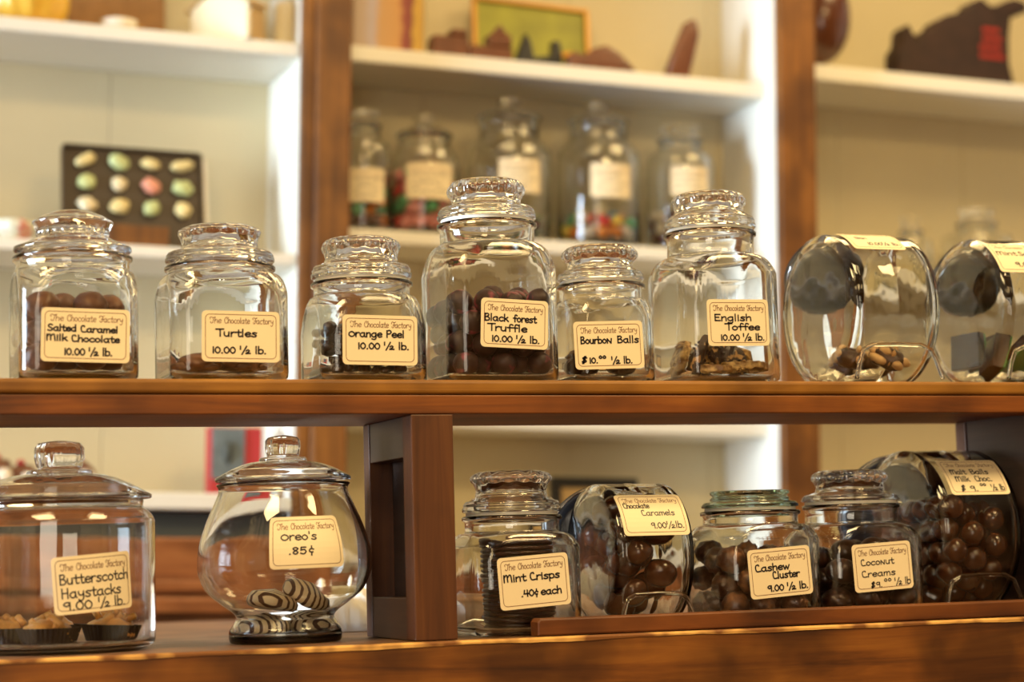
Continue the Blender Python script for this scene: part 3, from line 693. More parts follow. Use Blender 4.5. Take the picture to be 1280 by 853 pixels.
# drum-shaped jars lying on their sides
def drum_jar(key, label, z0, cl, cr, ytop, R, phi0, phi1, bl, br, lines, Yc, rev=1.0, ink=.0012, lid_tilt=34, rlf=.56):
    xl = at(cl, ytop + 90, Yc).x; xr = at(cr, ytop + 90, Yc).x if cr else xq - .008
    t = thing('drum_jar', label, 'jar', ((xl + xr) / 2, Yc, z0), group=None)
    hl = (xr - xl) / 2; w = .0042; cz = R + .0015
    def prof(r, h):
        o = [(-h - .0022, r * .04), (-h - .0020, r * .35), (-h - .0012, r * .65), (-h - .0002, r * .84), (-h + .0006, r * .925), (-h + .0020, r * .962), (-h + .0045, r * .990), (-h + .0075, r * 1.003), (-h + .0110, r * 1.002), (-h + .0150, r), (-.004, r)]
        return o
    o = prof(R, hl); out = o + [(-.001, R + .0007), (.001, R + .0007)] + [(-x, r) for x, r in o[::-1]]
    i_ = prof(R - w, hl - w); inn = i_ + [(-x, r) for x, r in i_[::-1]]
    bm = B(); loft(bm, [(x, r, 0) for x, r in out], 96, axis='X')
    bm2 = B(); loft(bm2, [(x, r, 0) for x, r in inn], 96, axis='X')
    bmesh.ops.reverse_faces(bm2, faces=bm2.faces[:])
    me = bpy.data.meshes.new('tmp'); bm2.to_mesh(me); bm2.free(); bm.from_mesh(me); bpy.data.meshes.remove(me)
    bmesh.ops.translate(bm, verts=bm.verts[:], vec=(0, 0, cz))
    obj('body', bm, M['glass_drum'], t, True)
    # pressed arch foot on the front of the band
    bm = B(); yf = -R * .93; hw = hl * .88; zt = cz - R * .52
    pts = [(-hw * 1.10, yf - .002, .004), (-hw * .98, yf, zt * .55), (-hw * .86, yf + .001, zt * .86), (-hw * .62, yf + .001, zt * .98), (0, yf + .001, zt), (hw * .62, yf + .001, zt * .98), (hw * .86, yf + .001, zt * .86), (hw * .98, yf, zt * .55), (hw * 1.10, yf - .002, .004)]
    tube(bm, [tuple(v) for v in np.array([[np.interp(q, range(9), [p[k] for p in pts]) for k in range(3)] for q in np.linspace(0, 8, 33)])], .0023, 8)
    obj('foot', bm, M['glass_lid'], t, True)
    # black lid on the slanting mouth behind
    ang = math.radians(lid_tilt); d = Vector((0, math.cos(ang), math.sin(ang))); c = Vector((0, 0, cz))
    rl = R * rlf
    rotm = d.to_track_quat('Z', 'Y').to_matrix().to_4x4()
    bm = B(); loft(bm, [(R * .90, rl * .9, 0), (R + .003, rl, 0), (R + .014, rl, 0), (R + .016, rl * .94, 0), (R + .016, rl * .2, 0)], 64)
    bmesh.ops.transform(bm, matrix=Matrix.Translation(c) @ rotm, verts=bm.verts[:])
    obj('lid', bm, M['black_plastic'], t, True)
    bm = B(); loft(bm, [(R + .004, rl + .0003, 0), (R + .004, rl + .0012, 0), (R + .006, rl + .0012, 0), (R + .006, rl + .0003, 0), (R + .004, rl + .0003, 0)], 64, False, False)
    bmesh.ops.transform(bm, matrix=Matrix.Translation(c) @ rotm, verts=bm.verts[:])
    obj('lid_band', bm, M['chrome'], t, True, label='thin chrome band round the lid')
    p0, p1 = math.radians(phi0), math.radians(phi1)
    ym = Yc - R * math.cos(p1)
    xa = at(bl[0], bl[1], ym).x; xb = at(br[0], br[1], ym).x
    w_, h_ = xb - xa, R * (p0 - p1); xm = (xa + xb) / 2 - (xl + xr) / 2; pm = (p0 + p1) / 2
    put_label(t, w_, h_, lines, lambda u, v, n: Vector((xm + u, -(R + .0012 + n) * math.cos(pm + v / R), cz + (R + .0012 + n) * math.sin(pm + v / R))), ink)
    JAR[key] = dict(X=(xl + xr) / 2, Y=Yc, zc=z0 + cz, R=R - w, hl=hl - w - .012)
    return t
drum_jar('nut', 'large drum-shaped glass jar of nut clusters lying beside the toffee jar', ZS, 1019, 1127, 283, 0.0825, 80, 46, (1068, 307.5), (1133, 307),
         [('Skin', .18, .40, .55), ('10.00\u00bd lb.', .32, .92, .84)], .095)
drum_jar('mintbark', 'drum-shaped glass jar of green mint chocolate, cut by the photo edge', ZS, 1203, 1315, 287, 0.0825, 60, 26, (1250.5, 336.5), (1322, 336),
         [('Mint', .08, .42, .50), ('Scotch', .46, .90, .50), ('9.00', .30, .60, .84)], .095)
drum_jar('caramel', 'drum-shaped glass jar of chocolate caramels beside the mint crisp jar', ZC0, 738, 833, 593, 0.0735, 54, 15, (780, 656.5), (862, 652),
         [('Chocolate', .08, .47, .39, .075), ('Caramels', .32, .82, .57, .075), ('9.00\u00bdlb.', .42, .92, .85, .08)], .098, ink=.0010, lid_tilt=11, rlf=.80)
drum_jar('malt', 'big drum-shaped glass jar full of round malt balls', ZC0, 1122, None, 546, 0.0895, 57, 25, (1189, 601.5), (1262, 599.5),
         [('Malt', .12, .38, .47), ('Balls', .46, .76, .47), ('Milk', .15, .38, .67), ('Choc.', .48, .76, .67), ('$', .18, .26, .90), ('9.', .33, .46, .91), ('^^', .52, .62, .86, .08), (HALF[:-1], .70, .92, .90)], .115, lid_tilt=11, rlf=.80)

# ------------------------------------------------------------------ sweets in the jars
def pack(n, r, inside, z0, spread, seed, iters=260, rvar=0.0):
    """drop n balls of radius r into a container; inside(p, r) pushes points back in"""
    rg = np.random.RandomState(seed); P = np.zeros((n, 3)); rad = r * (1 + rvar * (rg.rand(n) * 2 - 1))
    P[:, 0] = (rg.rand(n) * 2 - 1) * spread[0]; P[:, 1] = (rg.rand(n) * 2 - 1) * spread[1]
    P[:, 2] = z0 + r + rg.rand(n) * n * r * spread[2]
    for it in range(iters):
        P[:, 2] -= r * 0.10 * (1 if it < iters - 60 else .25)
        for _ in range(3):
            D = P[:, None, :] - P[None, :, :]; d = np.sqrt((D ** 2).sum(2)) + np.eye(n) * 9 + 1e-9
            ov = np.maximum(0, rad[:, None] + rad[None, :] - d)
            P += (D / d[:, :, None] * (ov * .42)[:, :, None]).sum(1)
            P = inside(P, rad)
    return P, rad
def in_square(j):
    a, z0 = j['a'] - .0008, j['z']
    def f(P, r):
        P = P.copy(); lim = a - r
        P[:, 0] = np.clip(P[:, 0], -lim, lim); P[:, 1] = np.clip(P[:, 1], -lim, lim)
        rc = a * .36; c = a - rc                         # keep out of the rounded corners
        ex = np.maximum(0, np.abs(P[:, 0]) - c); ey = np.maximum(0, np.abs(P[:, 1]) - c); e = np.sqrt(ex ** 2 + ey ** 2) + 1e-9
        k = np.minimum(1, np.maximum(rc - r, .0002) / e)
        P[:, 0] = np.where(e > rc - r, np.sign(P[:, 0]) * (np.minimum(np.abs(P[:, 0]), c) + ex * k), P[:, 0])
        P[:, 1] = np.where(e > rc - r, np.sign(P[:, 1]) * (np.minimum(np.abs(P[:, 1]), c) + ey * k), P[:, 1])
        P[:, 2] = np.maximum(P[:, 2], z0 + r); return P
    return f
def in_drum(j):
    R, h, zc = j['R'] - .0008, j['hl'], j['zc']
    def f(P, r):
        P = P.copy(); P[:, 0] = np.clip(P[:, 0], -h + r * .8, h - r * .8)
        d = np.sqrt(P[:, 1] ** 2 + (P[:, 2] - zc) ** 2) + 1e-9; k = np.minimum(1, (R - r) / d)
        P[:, 1] *= k; P[:, 2] = zc + (P[:, 2] - zc) * k; return P
    return f
def in_round(rmax, z0):
    def f(P, r):
        P = P.copy(); d = np.sqrt(P[:, 0] ** 2 + P[:, 1] ** 2) + 1e-9; k = np.minimum(1, (rmax - r) / d)
        P[:, 0] *= k; P[:, 1] *= k; P[:, 2] = np.maximum(P[:, 2], z0 + r); return P
    return f
def scatter(name, meshes, P, j, label, cat, group, seed, tilt=True, scale=None, fr=IDM):
    rg = random.Random(seed)
    for i, p in enumerate(P):
        me = meshes[i % len(meshes)]
        o = bpy.data.objects.new(name, me); C.objects.link(o)
        e = (rg.uniform(-.5, .5), rg.uniform(-.5, .5), rg.uniform(0, 6.28)) if tilt is True else ((rg.uniform(0, 6.28),) * 3 if tilt == 'any' else (0, 0, rg.uniform(0, 6.28)))
        s = scale[i] if scale is not None else 1.0
        from mathutils import Euler
        o.matrix_world = fr @ (Matrix.Translation(Vector((j['X'] + p[0], j['Y'] + p[1], p[2]))) @ Euler(e).to_matrix().to_4x4() @ Matrix.Scale(s, 4))
        setprops(o, label, cat, group)
bl = lambda nm, mat, *a, **k: tomesh(nm, blob(*a, **k), mat, True)

j = JAR['salted']; P, _ = pack(21, .0165, in_square(j), j['z'], (.03, .03, .16), 3)
scatter('caramel_chocolate', [bl('caramel_chocolate', M['salted'], .0158, .06, 1.2, (1, 1, .9), 3, s) for s in range(4)], P, j,
        'brown salted caramel chocolate heaped in the jar with the mushroom lid', 'chocolate', 'salted caramel chocolates', 1)
j = JAR['forest']; P, _ = pack(64, .0128, in_square(j), j['z'], (.035, .035, .09), 5)
scatter('truffle', [bl('truffle', M['truffle'], .0126, .03, 2.0, (1, 1, 1), 3, s) for s in range(4)], P, j,
        'dark round truffle dusted pink inside the tallest jar', 'truffle', 'black forest truffles', 2, 'any')
j = JAR['cashew']; P, _ = pack(34, .0145, in_square(j), j['z'], (.03, .03, .12), 8)
scatter('cashew_cluster', [bl('cashew_cluster', M['cluster'], .0138, .14, 3.6, (1.02, 1, .95), 3, s) for s in range(5)], P, j,
        'knobbly brown cashew cluster in the jar with the flat lid', 'chocolate', 'cashew clusters', 3, 'any')
j = JAR['coconut']; P, _ = pack(28, .0160, in_square(j), j['z'], (.03, .03, .14), 11)
scatter('coconut_cream', [bl('coconut_cream', M['dark'], .0158, .05, 1.1, (1, 1, .85), 3, s) for s in range(3)], P, j,
        'dark coconut cream chocolate in the jar beside the malt balls', 'chocolate', 'coconut creams', 4)
j = JAR['malt']; P, _ = pack(66, .0136, in_drum(j), 0, (.03, .03, 0), 13, 300) if False else (None, None)
def drum_pack(j, n, r, seed):
    P0 = j['zc']
    rg = np.random.RandomState(seed); f = in_drum(j)
    P = np.stack([(rg.rand(n) * 2 - 1) * j['hl'] * .8, (rg.rand(n) * 2 - 1) * .05, P0 + (rg.rand(n) * 2 - 1) * .04], 1); rad = np.full(n, r)
    for it in range(320):
        P[:, 2] -= r * .08 * (1 if it < 250 else .3)
        for _ in range(3):
            D = P[:, None, :] - P[None, :, :]; d = np.sqrt((D ** 2).sum(2)) + np.eye(n) * 9 + 1e-9
            ov = np.maximum(0, 2 * r - d); P += (D / d[:, :, None] * (ov * .42)[:, :, None]).sum(1); P = f(P, rad)
    return P
P = drum_pack(j, 66, .0137, 13)
scatter('malt_ball', [bl('malt_ball', M['malt'], .0135, .012, 1.5, (1, 1, 1), 3, s) for s in range(3)], P, j,
        'glossy round milk chocolate malt ball in the big drum jar', 'chocolate', 'malt balls', 5, 'any')
j = JAR['caramel']; P = drum_pack(j, 20, .0172, 21)
scatter('chocolate_caramel', [bl('chocolate_caramel', M['malt'], .0160, .05, 1.3, (1.05, 1, .9), 3, s) for s in range(4)], P, j,
        'plump brown chocolate caramel in the drum jar beside the mint crisps', 'chocolate', 'chocolate caramels', 6)
# turtles
def turtle(seed):
    bm = blob(.017, .12, 1.6, (1.25, 1.05, .62), 3, seed)
    for k in range(4):
        a_ = k * 1.57 + .6; blob(.007, .1, 2, (1.5, .8, .6), 2, seed + k, bm, (math.cos(a_) * .017, math.sin(a_) * .014, -.003))
    return tomesh('turtle', bm, M['pecan'], True)
j = JAR['turtles']; tm = [turtle(2), turtle(5)]
P = [(-.028, -.026, j['z'] + .0108), (.014, -.020, j['z'] + .0108), (-.022, .022, j['z'] + .0108), (.026, .024, j['z'] + .0108)]
scatter('turtle_chocolate', tm, P, j, 'brown nut turtle on the floor of the nearly empty jar', 'chocolate', 'turtles', 9, False)
# orange peel sticks
def stick(seed, Lh=.030):
    bm = B(); pts = [(-Lh + 2 * Lh * i / 8, .004 * math.sin(i * .7 + seed), .003 * math.cos(i * .8 + seed * 2)) for i in range(9)]
    tube(bm, pts, .0048, 8); bmesh.ops.bevel(bm, geom=[e for e in bm.edges if e.calc_length() > .02], offset=.0003, affect='EDGES')
    return tomesh('orange_peel_stick', bm, M['dark'], True)
j = JAR['orange']; sm = [stick(s) for s in range(4)]; rg = random.Random(4)
for lvl in range(5):
    for k in range(7):
        a0 = (0.25 if lvl % 2 else 1.45) + rg.uniform(-.25, .25); off = (-.036 + .012 * k)
        cxk, cyk = (-math.sin(a0) * off, math.cos(a0) * off)
        o = bpy.data.objects.new('orange_peel_stick', sm[(k + lvl) % 4]); C.objects.link(o)
        o.matrix_world = Matrix.Translation((j['X'] + cxk, j['Y'] + cyk, j['z'] + .0062 + lvl * .0112)) @ Matrix.Rotation(a0, 4, 'Z') @ Matrix.Scale(.92, 4)
        setprops(o, 'dark chocolate covered orange peel stick lying in the squat jar', 'chocolate', 'orange peel sticks')
# bourbon balls with a pecan half
j = JAR['bourbon']; bbm = [bl('bourbon_ball', M['dark'], .0155, .05, 1.2, (1, 1, .82), 3, s) for s in range(2)]
pm = tomesh('pecan_half', blob(.0095, .12, 2.5, (1.5, .9, .55), 3, 4), M['pecan'], True)
for k, (dx, dy) in enumerate([(-.026, -.014), (.010, -.022), (-.016, .022), (.024, .014)]):
    r_ = bpy.data.objects.new('bourbon_ball', bbm[k % 2]); C.objects.link(r_)
    r_.matrix_world = Matrix.Translation((j['X'] + dx, j['Y'] + dy, j['z'] + .0135)) @ Matrix.Rotation(k * 1.1, 4, 'Z')
    setprops(r_, 'dark bourbon ball topped with a pecan half', 'chocolate', 'bourbon balls')
    q = bpy.data.objects.new('pecan_half', pm); C.objects.link(q); q.parent = r_; q.location = (0, 0, .0125)
# toffee slabs
def slab(seed, w, h):
    rg = random.Random(seed); bm = B()
    n = 9; pts = [(w * (1 + rg.uniform(-.3, .2)) * math.cos(6.283 * i / n), h * (1 + rg.uniform(-.3, .2)) * math.sin(6.283 * i / n)) for i in range(n)]
    prism(bm, pts, -.004, .004, .0015)
    bmesh.ops.triangulate(bm, faces=bm.faces[:]); bmesh.ops.subdivide_edges(bm, edges=bm.edges[:], cuts=2, use_grid_fill=True)
    for v in bm.verts: v.co += Vector((0, noise.noise(v.co * 170 + Vector((seed, 0, 0))) * .0024, 0))
    for k in range(26):
        x, z = rg.uniform(-w, w) * .72, rg.uniform(-h, h) * .72
        blob(.0019, .2, 2, (1.3, 1, 1), 1, k, bm, (x, rg.choice((-1, 1)) * .0045, z))
    return bm
j = JAR['toffee']
for k, (dx, dy, dz, rx, ry, rz, mk, w, h) in enumerate([
        (-.026, -.020, .022, 0.25, .5, 1.1, 'nutbark', .018, .026), (.008, -.016, .021, -.35, .2, .15, 'nutbark', .026, .022), (.020, -.030, .010, 1.35, .05, .2, 'toffee', .026, .016),
        (.030, .006, .018, .5, -.7, -.5, 'toffee', .016, .022), (-.006, .020, .019, .2, .5, .5, 'nutbark', .024, .022), (-.030, .018, .022, .3, .1, 1.4, 'toffee', .020, .026), (-.012, -.030, .008, 1.45, 0, -.2, 'toffee', .022, .014)]):
    from mathutils import Euler
    o = obj('toffee_slab', slab(k + 3, w, h), M[mk], smooth=False)
    o.matrix_world = Matrix.Translation((j['X'] + dx, j['Y'] + dy, j['z'] + dz)) @ Euler((rx, ry, rz)).to_matrix().to_4x4()
    setprops(o, ('dark nut-studded slab of toffee in the tall toffee jar' if mk == 'nutbark' else 'golden crumbly slab of toffee in the tall toffee jar'), 'toffee', 'dark toffee slabs' if mk == 'nutbark' else 'golden toffee slabs')
# mint crisps: one tall stack of discs
j = JAR['mint']; dm = B(); loft(dm, [(0, .034, 0), (.0004, .0362, 0), (.0022, .0372, 0), (.0042, .0364, 0), (.0048, .034, 0), (.0046, .006, 0)], 48)
dme = tomesh('mint_crisp', dm, M['dark'], True); rg = random.Random(2)
for k in range(17):
    o = bpy.data.objects.new('mint_crisp', dme); C.objects.link(o)
    o.matrix_world = Matrix.Translation((j['X'] + .002 + rg.uniform(-.0018, .0018), j['Y'] - .004 + rg.uniform(-.0018, .0018), j['z'] + .0004 + k * .00515)) @ Matrix.Rotation(k, 4, 'Z')
    setprops(o, 'dark round mint crisp in the stack inside the jar by the post', 'chocolate', 'mint crisps')
# nut clusters in the first drum jar
j = JAR['nut']
def nut_cluster(seed):
    bm = blob(.015, .16, 1.8, (1.2, 1.0, .75), 3, seed); rg = random.Random(seed)
    for f in bm.faces: f.material_index = 0
    n0 = len(bm.faces)
    for k in range(9):
        a_ = rg.uniform(0, 6.28); e_ = rg.uniform(-.1, 1.2)
        blob(.0058, .1, 1.5, (1.3, .9, .8), 2, k + seed, bm, (.0172 * math.cos(a_) * math.cos(e_), .0140 * math.sin(a_) * math.cos(e_), .0112 * math.sin(e_)))
    bm.faces.ensure_lookup_table()
    for f in bm.faces[n0:]: f.material_index = 1
    return tomesh('nut_cluster', bm, [M['dark'], M['nut']], True)
zf = j['zc'] - j['R']
P = [(-.026, -.024, zf + .026), (.018, -.024, zf + .026), (-.008, .018, zf + .022), (.028, .020, zf + .024)]
scatter('nut_cluster', [nut_cluster(1), nut_cluster(4)], P, j, 'dark chocolate lump with pale nuts inside the drum jar beside the toffee', 'chocolate', 'nut clusters', 12)
# mint chocolate squares in the second drum jar
j = JAR['mintbark']
def bark():
    bm = B(); bx(bm, -.020, .020, -.005, .005, -.020, .020, .001, 0); bx(bm, -.0195, .0195, -.0085, -.0052, -.0195, .0195, .001, 1)
    return tomesh('mint_square', bm, [M['dark'], M['mint_bark']], False)
bk = bark()
for k, (dx, dy, dz, rx, ry, rz) in enumerate([(-.040, .020, .038, .1, .05, 1.9), (-.030, -.012, .030, .3, .3, 1.4), (.0, -.026, .032, .9, .2, .3), (.024, -.010, .028, 1.3, -.2, .5), (.008, .016, .024, 1.5, .1, -.3), (-.018, .022, .036, .6, .2, 2.4)]):
    from mathutils import Euler
    o = bpy.data.objects.new('mint_square', bk); C.objects.link(o)
    o.matrix_world = Matrix.Translation((j['X'] + dx, j['Y'] + dy, j['zc'] - j['R'] + dz)) @ Euler((rx, ry, rz)).to_matrix().to_4x4()
    setprops(o, 'dark chocolate square with a green mint layer in the drum jar', 'chocolate', 'mint chocolate squares')
# haystacks in black paper cups
def haycup():
    bm = B(); n = 72; rows = []
    for z, r, am in ((0, .021, 0), (.0004, .0222, .01), (.017, .0275, .035), (.0172, .0268, .035), (.0015, .0215, .01), (.0012, .004, 0)):
        rows.append((z, r, 0, am, 36))
    loft(bm, rows, 216); return bm
hme = tomesh('paper_cup', haycup(), M['papercup'], False)
def hay(seed):
    bm = blob(.0225, .16, 2.0, (1, 1, .55), 3, seed, None, (0, 0, .012)); rg = random.Random(seed)
    for k in range(12):
        a_ = rg.uniform(0, 6.28); d_ = rg.uniform(.002, .017); h_ = rg.uniform(.018, .027)
        p = Vector((d_ * math.cos(a_), d_ * math.sin(a_), h_)); q = Vector((rg.uniform(-1, 1), rg.uniform(-1, 1), rg.uniform(-.2, .7))) * .008
        tube(bm, [p - q, p + q * .2, p + q], .0036, 6)
    return tomesh('haystack', bm, M['butterscotch'], True)
hy = [hay(1), hay(6), hay(9)]
j = JAR['haystack']
for k, (px, dy, tl) in enumerate([(60, -.046, 0), (138, -.012, .05), (6, -.004, .0), (66, .050, 0)]):
    X = at(px, 790, j['Y'] + dy).x
    r_ = bpy.data.objects.new('haystack_candy', hy[k % 3]); C.objects.link(r_)
    r_.matrix_world = Matrix.Translation((X, j['Y'] + dy, j['z'] + .0005)) @ Matrix.Rotation(tl, 4, 'Y') @ Matrix.Rotation(k * 1.3, 4, 'Z')
    setprops(r_, 'butterscotch haystack in a black fluted paper cup', 'candy', 'butterscotch haystacks')
    q = bpy.data.objects.new('paper_cup', hme); C.objects.link(q); q.parent = r_
    q['label'] = 'black fluted paper cup'
# striped cookies in the fishbowl
ck = B(); loft(ck, [(0, .018, 0), (.0006, .0225, 0), (.004, .0250, 0), (.010, .0250, 0), (.0150, .0215, 0), (.0175, .014, 0), (.020, .005, 0), (.0212, .001, 0)], 48)
ckm = tomesh('striped_cookie', ck, M['striped'], True)
j = JAR['oreo']
for k, (dx, dy, dz, rx, ry, rz) in enumerate([(-.022, -.006, .001, .0, .0, .4), (.024, .010, .001, 0, 0, 2.0), (-.018, -.014, .027, .22, .12, 1.2), (.016, -.006, .033, .38, .42, .3)]):
    from mathutils import Euler
    o = bpy.data.objects.new('striped_cookie', ckm); C.objects.link(o)
    o.matrix_world = Matrix.Translation((j['X'] + dx, j['Y'] + dy, j['z'] + dz)) @ Euler((rx, ry, rz)).to_matrix().to_4x4()
    setprops(o, 'white cookie swirled with dark stripes in the footed fishbowl jar', 'cookie', 'striped cookies')
# crumpled white paper on the counter behind the post
pa, pb = at(424, 745, .36), at(560, 745, .36)
bm = B(); bmesh.ops.create_grid(bm, x_segments=46, y_segments=30, size=1.0)
for v in bm.verts:
    x, y = v.co.x, v.co.y; e = max(0, 1 - max(abs(x), abs(y)) ** 6)
    h = .020 + .010 * noise.noise(Vector((x * 2.4, y * 2.0, 2))) + .006 * noise.noise(Vector((x * 6, y * 6, 5))) + .003 * noise.noise(Vector((x * 15, y * 15, 7)))
    v.co = Vector((x * (pb.x - pa.x) * .62, y * .115, e * max(.003, 1.5 * h + .026 * (y * .5 + .5))))
g = bmesh.ops.extrude_face_region(bm, geom=bm.faces[:])
for v in [e for e in g['geom'] if isinstance(e, bmesh.types.BMVert)]: v.co.z -= .0008
bmesh.ops.recalc_face_normals(bm, faces=bm.faces[:])
o = obj('paper_sheet', bm, M['white_paper'], smooth=True, label='crumpled white paper lying on the counter behind the post', cat='paper')
o.location = ((pa.x + pb.x) / 2 - .03, .42, ZC0 + .0012)

# ------------------------------------------------------------------ wall cabinet
YB = CABY + 0.255            # back panel face
T = thing('wall_cabinet', 'tall white-painted shelving with orange-brown wooden posts against the back wall', 'shelving', (0, CABY, 0), fr=CAB)
def cob(name, b, m, sm=False, **k):
    o = obj(name, b, m, T, sm, **k); o.location = (0, -CABY, 0); return o
XA = cab(376, 250).x; XA1 = cab(392, 250).x; XB = cab(437, 250).x; XD = cab(977, 250).x; XE = cab(1022, 250).x
ZT, ZBOT = 1.45, -1.1
for x0, x1 in ((XA, XA1 - .001), (XA1, XB), (XD, XE)):
    b = B(); bx(b, x0, x1, CABY - (.006 if x0 == XA1 else 0), CABY + .024, ZBOT, ZT, .006 if x0 == XA1 else .003); cob('stile', b, M['stile_wood'])
for x0, x1 in ((XA, XB - .008), (XD, XE - .008)):
    b = B(); bx(b, x0 + .001, x1, CABY + .0245, YB, ZBOT, ZT); cob('side_panel', b, M['white_paint'])
b = B(); bx(b, -2.6, -2.5, CABY, YB, ZBOT, ZT); cob('side_panel', b, M['white_paint'])
b = B(); bx(b, 2.3, 2.4, CABY, YB, ZBOT, ZT); cob('side_panel', b, M['white_paint'])
b = B(); x = -2.5
while x < 2.3:
    bx(b, x, min(2.3, x + .2992), YB + .001, YB + .016, ZBOT, ZT, .0012); x += .30
cob('back_panel', b, M['cream_paint'])
def shelf(x0, x1, px, ytop, th, rec):
    z = cab(px, ytop, CABY + rec).z; s = mpp(CAB @ cab(px, ytop))
    b = B(); bx(b, x0, x1, CABY + rec, YB, z - th * s, z, .003); cob('shelf', b, M['white_paint'])
    return z
LX0, LX1, MX0, MX1, RX_0, RX_1 = -2.5, XA, XB - .008, XD, XE - .008, 2.3
zLT = shelf(LX0, LX1, 182, 36, 18, .028); zMT = shelf(MX0, MX1, 695, 80, 20, .07); zRT = shelf(RX_0, RX_1, 1150, 93, 20, .05)
zLM = shelf(LX0, LX1, 185, 307, 15, .028); zMM = shelf(MX0, MX1, 635, 297, 17, .07); zRM = shelf(RX_0, RX_1, 1150, 345, 17, .05)
zLL = shelf(LX0, LX1, 220, 616, 21, .0); zML = shelf(MX0, MX1, 765, 522, 19, .07)
zMQ = shelf(MX0, RX_1, 765, 690, 16, .03)
b = B(); bx(b, LX0, LX1, CABY + .05, CABY + .06, cab(200, 680).z, zLL - .032); cob('dark_panel', b, M['slate'])
zb1 = cab(220, 672, CABY - .06).z
b = B(); bx(b, LX0, XB, CABY - .06, CABY - .001, ZBOT, zb1, .004); bx(b, LX0, XB, CABY - .075, CABY - .061, zb1 - .09, zb1 - .07, .004)
bx(b, LX0, XB, CABY - .085, CABY - .061, zb1 - .125, zb1 - .098, .004); bx(b, LX0, XB, CABY - .001, CABY + .05, zb1 - .02, zb1)
cob('base', b, M['base_wood'])
zb2 = cab(505, 708, CABY - .05).z
b = B(); bx(b, XB + .001, 2.3, CABY - .06, CABY - .001, ZBOT, zb2, .004); cob('base', b, M['base_wood'])

# ------------------------------------------------------------------ things on the cabinet shelves
def cthing(name, label, cat, px, Y, z, group=None, rz=0.0):
    p = cab(px, 300, Y)
    return thing(name, label, cat, (p.x, Y, z), rz, group, CAB), mpp(CAB @ Vector((p.x, Y, z)))
def cobj(name, bm, mats, label, cat, px, Y, z, smooth=True, group=None, rot=None):
    x = cab(px, 300, Y).x
    o = obj(name, bm, mats, smooth=smooth); o.matrix_world = CAB @ Matrix.Translation((x, Y, z)) @ (rot or IDM)
    return setprops(o, label, cat, group)
S = mpp(CAB @ cab(640, 200))
def zsc(b, f):
    for v in b.verts: v.co.z *= f
def hz(px, py, Y, z): return cab(px, py, Y).z - z
# -- top shelf, left bay
s = mpp(CAB @ cab(60, 20))
b = B(); R_ = 54 * s; loft(b, [(0, R_ * .45, 0), (.004, R_ * .62, 0)] + [(R_ * .75 * (1 - math.cos(q)) + .004, R_ * (.62 + .38 * math.sin(q)), 0, .03, 12) for q in (.3, .6, .9, 1.2, 1.57)] + [(R_ * 1.05, R_ * .92, 0, .03, 12), (R_ * 1.3, R_ * .6, 0, .03, 12), (R_ * 1.36, R_ * .2, 0)], 96)
cobj('pumpkin_jar', b, M['yellow_glaze'], 'yellow ribbed pumpkin-shaped pot on the top shelf', 'pot', 24, CABY + .11, zLT)
b = B(); w = 130 * s; bx(b, -w / 2, w / 2, -.006, .006, 0, .14, .003)
cobj('woven_board', b, M['weave'], 'brown woven board leaning behind the teacup', 'board', 140, CABY + .205, zLT + .001, False, rot=Matrix.Rotation(-.18, 4, 'X'))
tt, s = cthing('teacup', 'small white teacup in front of the woven board', 'cup', 142, CABY + .10, zLT)
b = B(); r_ = 23 * s; loft(b, [(0, r_ * .5, 0), (.002, r_ * .55, 0), (.008, r_ * .8, 0), (.020, r_ * .98, 0), (.028, r_, 0), (.028, r_ * .93, 0), (.012, r_ * .8, 0), (.005, r_ * .4, 0)], 48)
obj('cup', b, M['white_china'], tt, True)
b = B(); tube(b, [(r_ * .9, 0, .022), (r_ * 1.25, 0, .022), (r_ * 1.35, 0, .014), (r_ * 1.1, 0, .007), (r_ * .75, 0, .007)], .0025); obj('handle', b, M['gold'], tt, True, label='gilt handle')
tt, s = cthing('house_ornament', 'cream wooden house ornament with a gabled front', 'ornament', 278, CABY + .085, zLT, None, math.radians(-50))
w = 90 * s; b = B(); prism(b, [(-w / 2, 0), (w / 2, 0), (w / 2, .065), (0, .105), (-w / 2, .065)], -.022, .024, .002); obj('walls', b, M['cream_wood'], tt)
b = B()
for sx in (-1, 1):
    prism(b, [(0, .107), (0, .113), (sx * (w / 2 + .008), .066), (sx * (w / 2 + .008), .060)], -.028, .030)
obj('roof', b, M['tan_wood'], tt)
b = B(); bx(b, w / 2 + .0005, w / 2 + .004, -.019, .021, .002, .058); obj('side_wall', b, M['tan_wood'], tt)
b = B(); loft(b, [(0, 14 * s, 0), (.002, 15 * s, 0), (.08, 14 * s, 0), (.09, 12 * s, 0), (.092, 3 * s, 0)], 32)
cobj('candle', b, M['cream_wood'], 'cream pillar candle beside the gabled house ornament', 'candle', 352, CABY + .10, zLT)
# -- middle shelf, left bay: box of chocolates
pTL, pTR, pBL = cab(78, 184, CABY + .16), cab(247, 197, CABY + .16), cab(82, 283, CABY + .12)
bw = (pTR - pTL).x; bh = (cab(160, 190, CABY + .15).z - zLM - .0105) / math.cos(.26); hv = 94 * mpp(CAB @ pTL)
lean = Matrix.Rotation(-.26, 4, 'X')
BT = thing('chocolate_box', 'open brown box of assorted pastel chocolates propped upright', 'box', ((pTL.x + pTR.x) / 2, CABY + .10, zLM + .0105), fr=CAB, rot=lean)
b = B(); bx(b, -bw / 2, bw / 2, 0, .012, 0, bh, .002); obj('tray', b, M['tray'], BT)
b = B()
bx(b, -bw / 2 - .004, -bw / 2, -.008, .012, 0, bh); bx(b, bw / 2, bw / 2 + .004, -.008, .012, 0, bh); bx(b, -bw / 2, bw / 2, -.008, .012, bh, bh + .004); bx(b, -bw / 2, bw / 2, -.008, .012, -.004, 0)
obj('rim', b, M['tray'], BT)
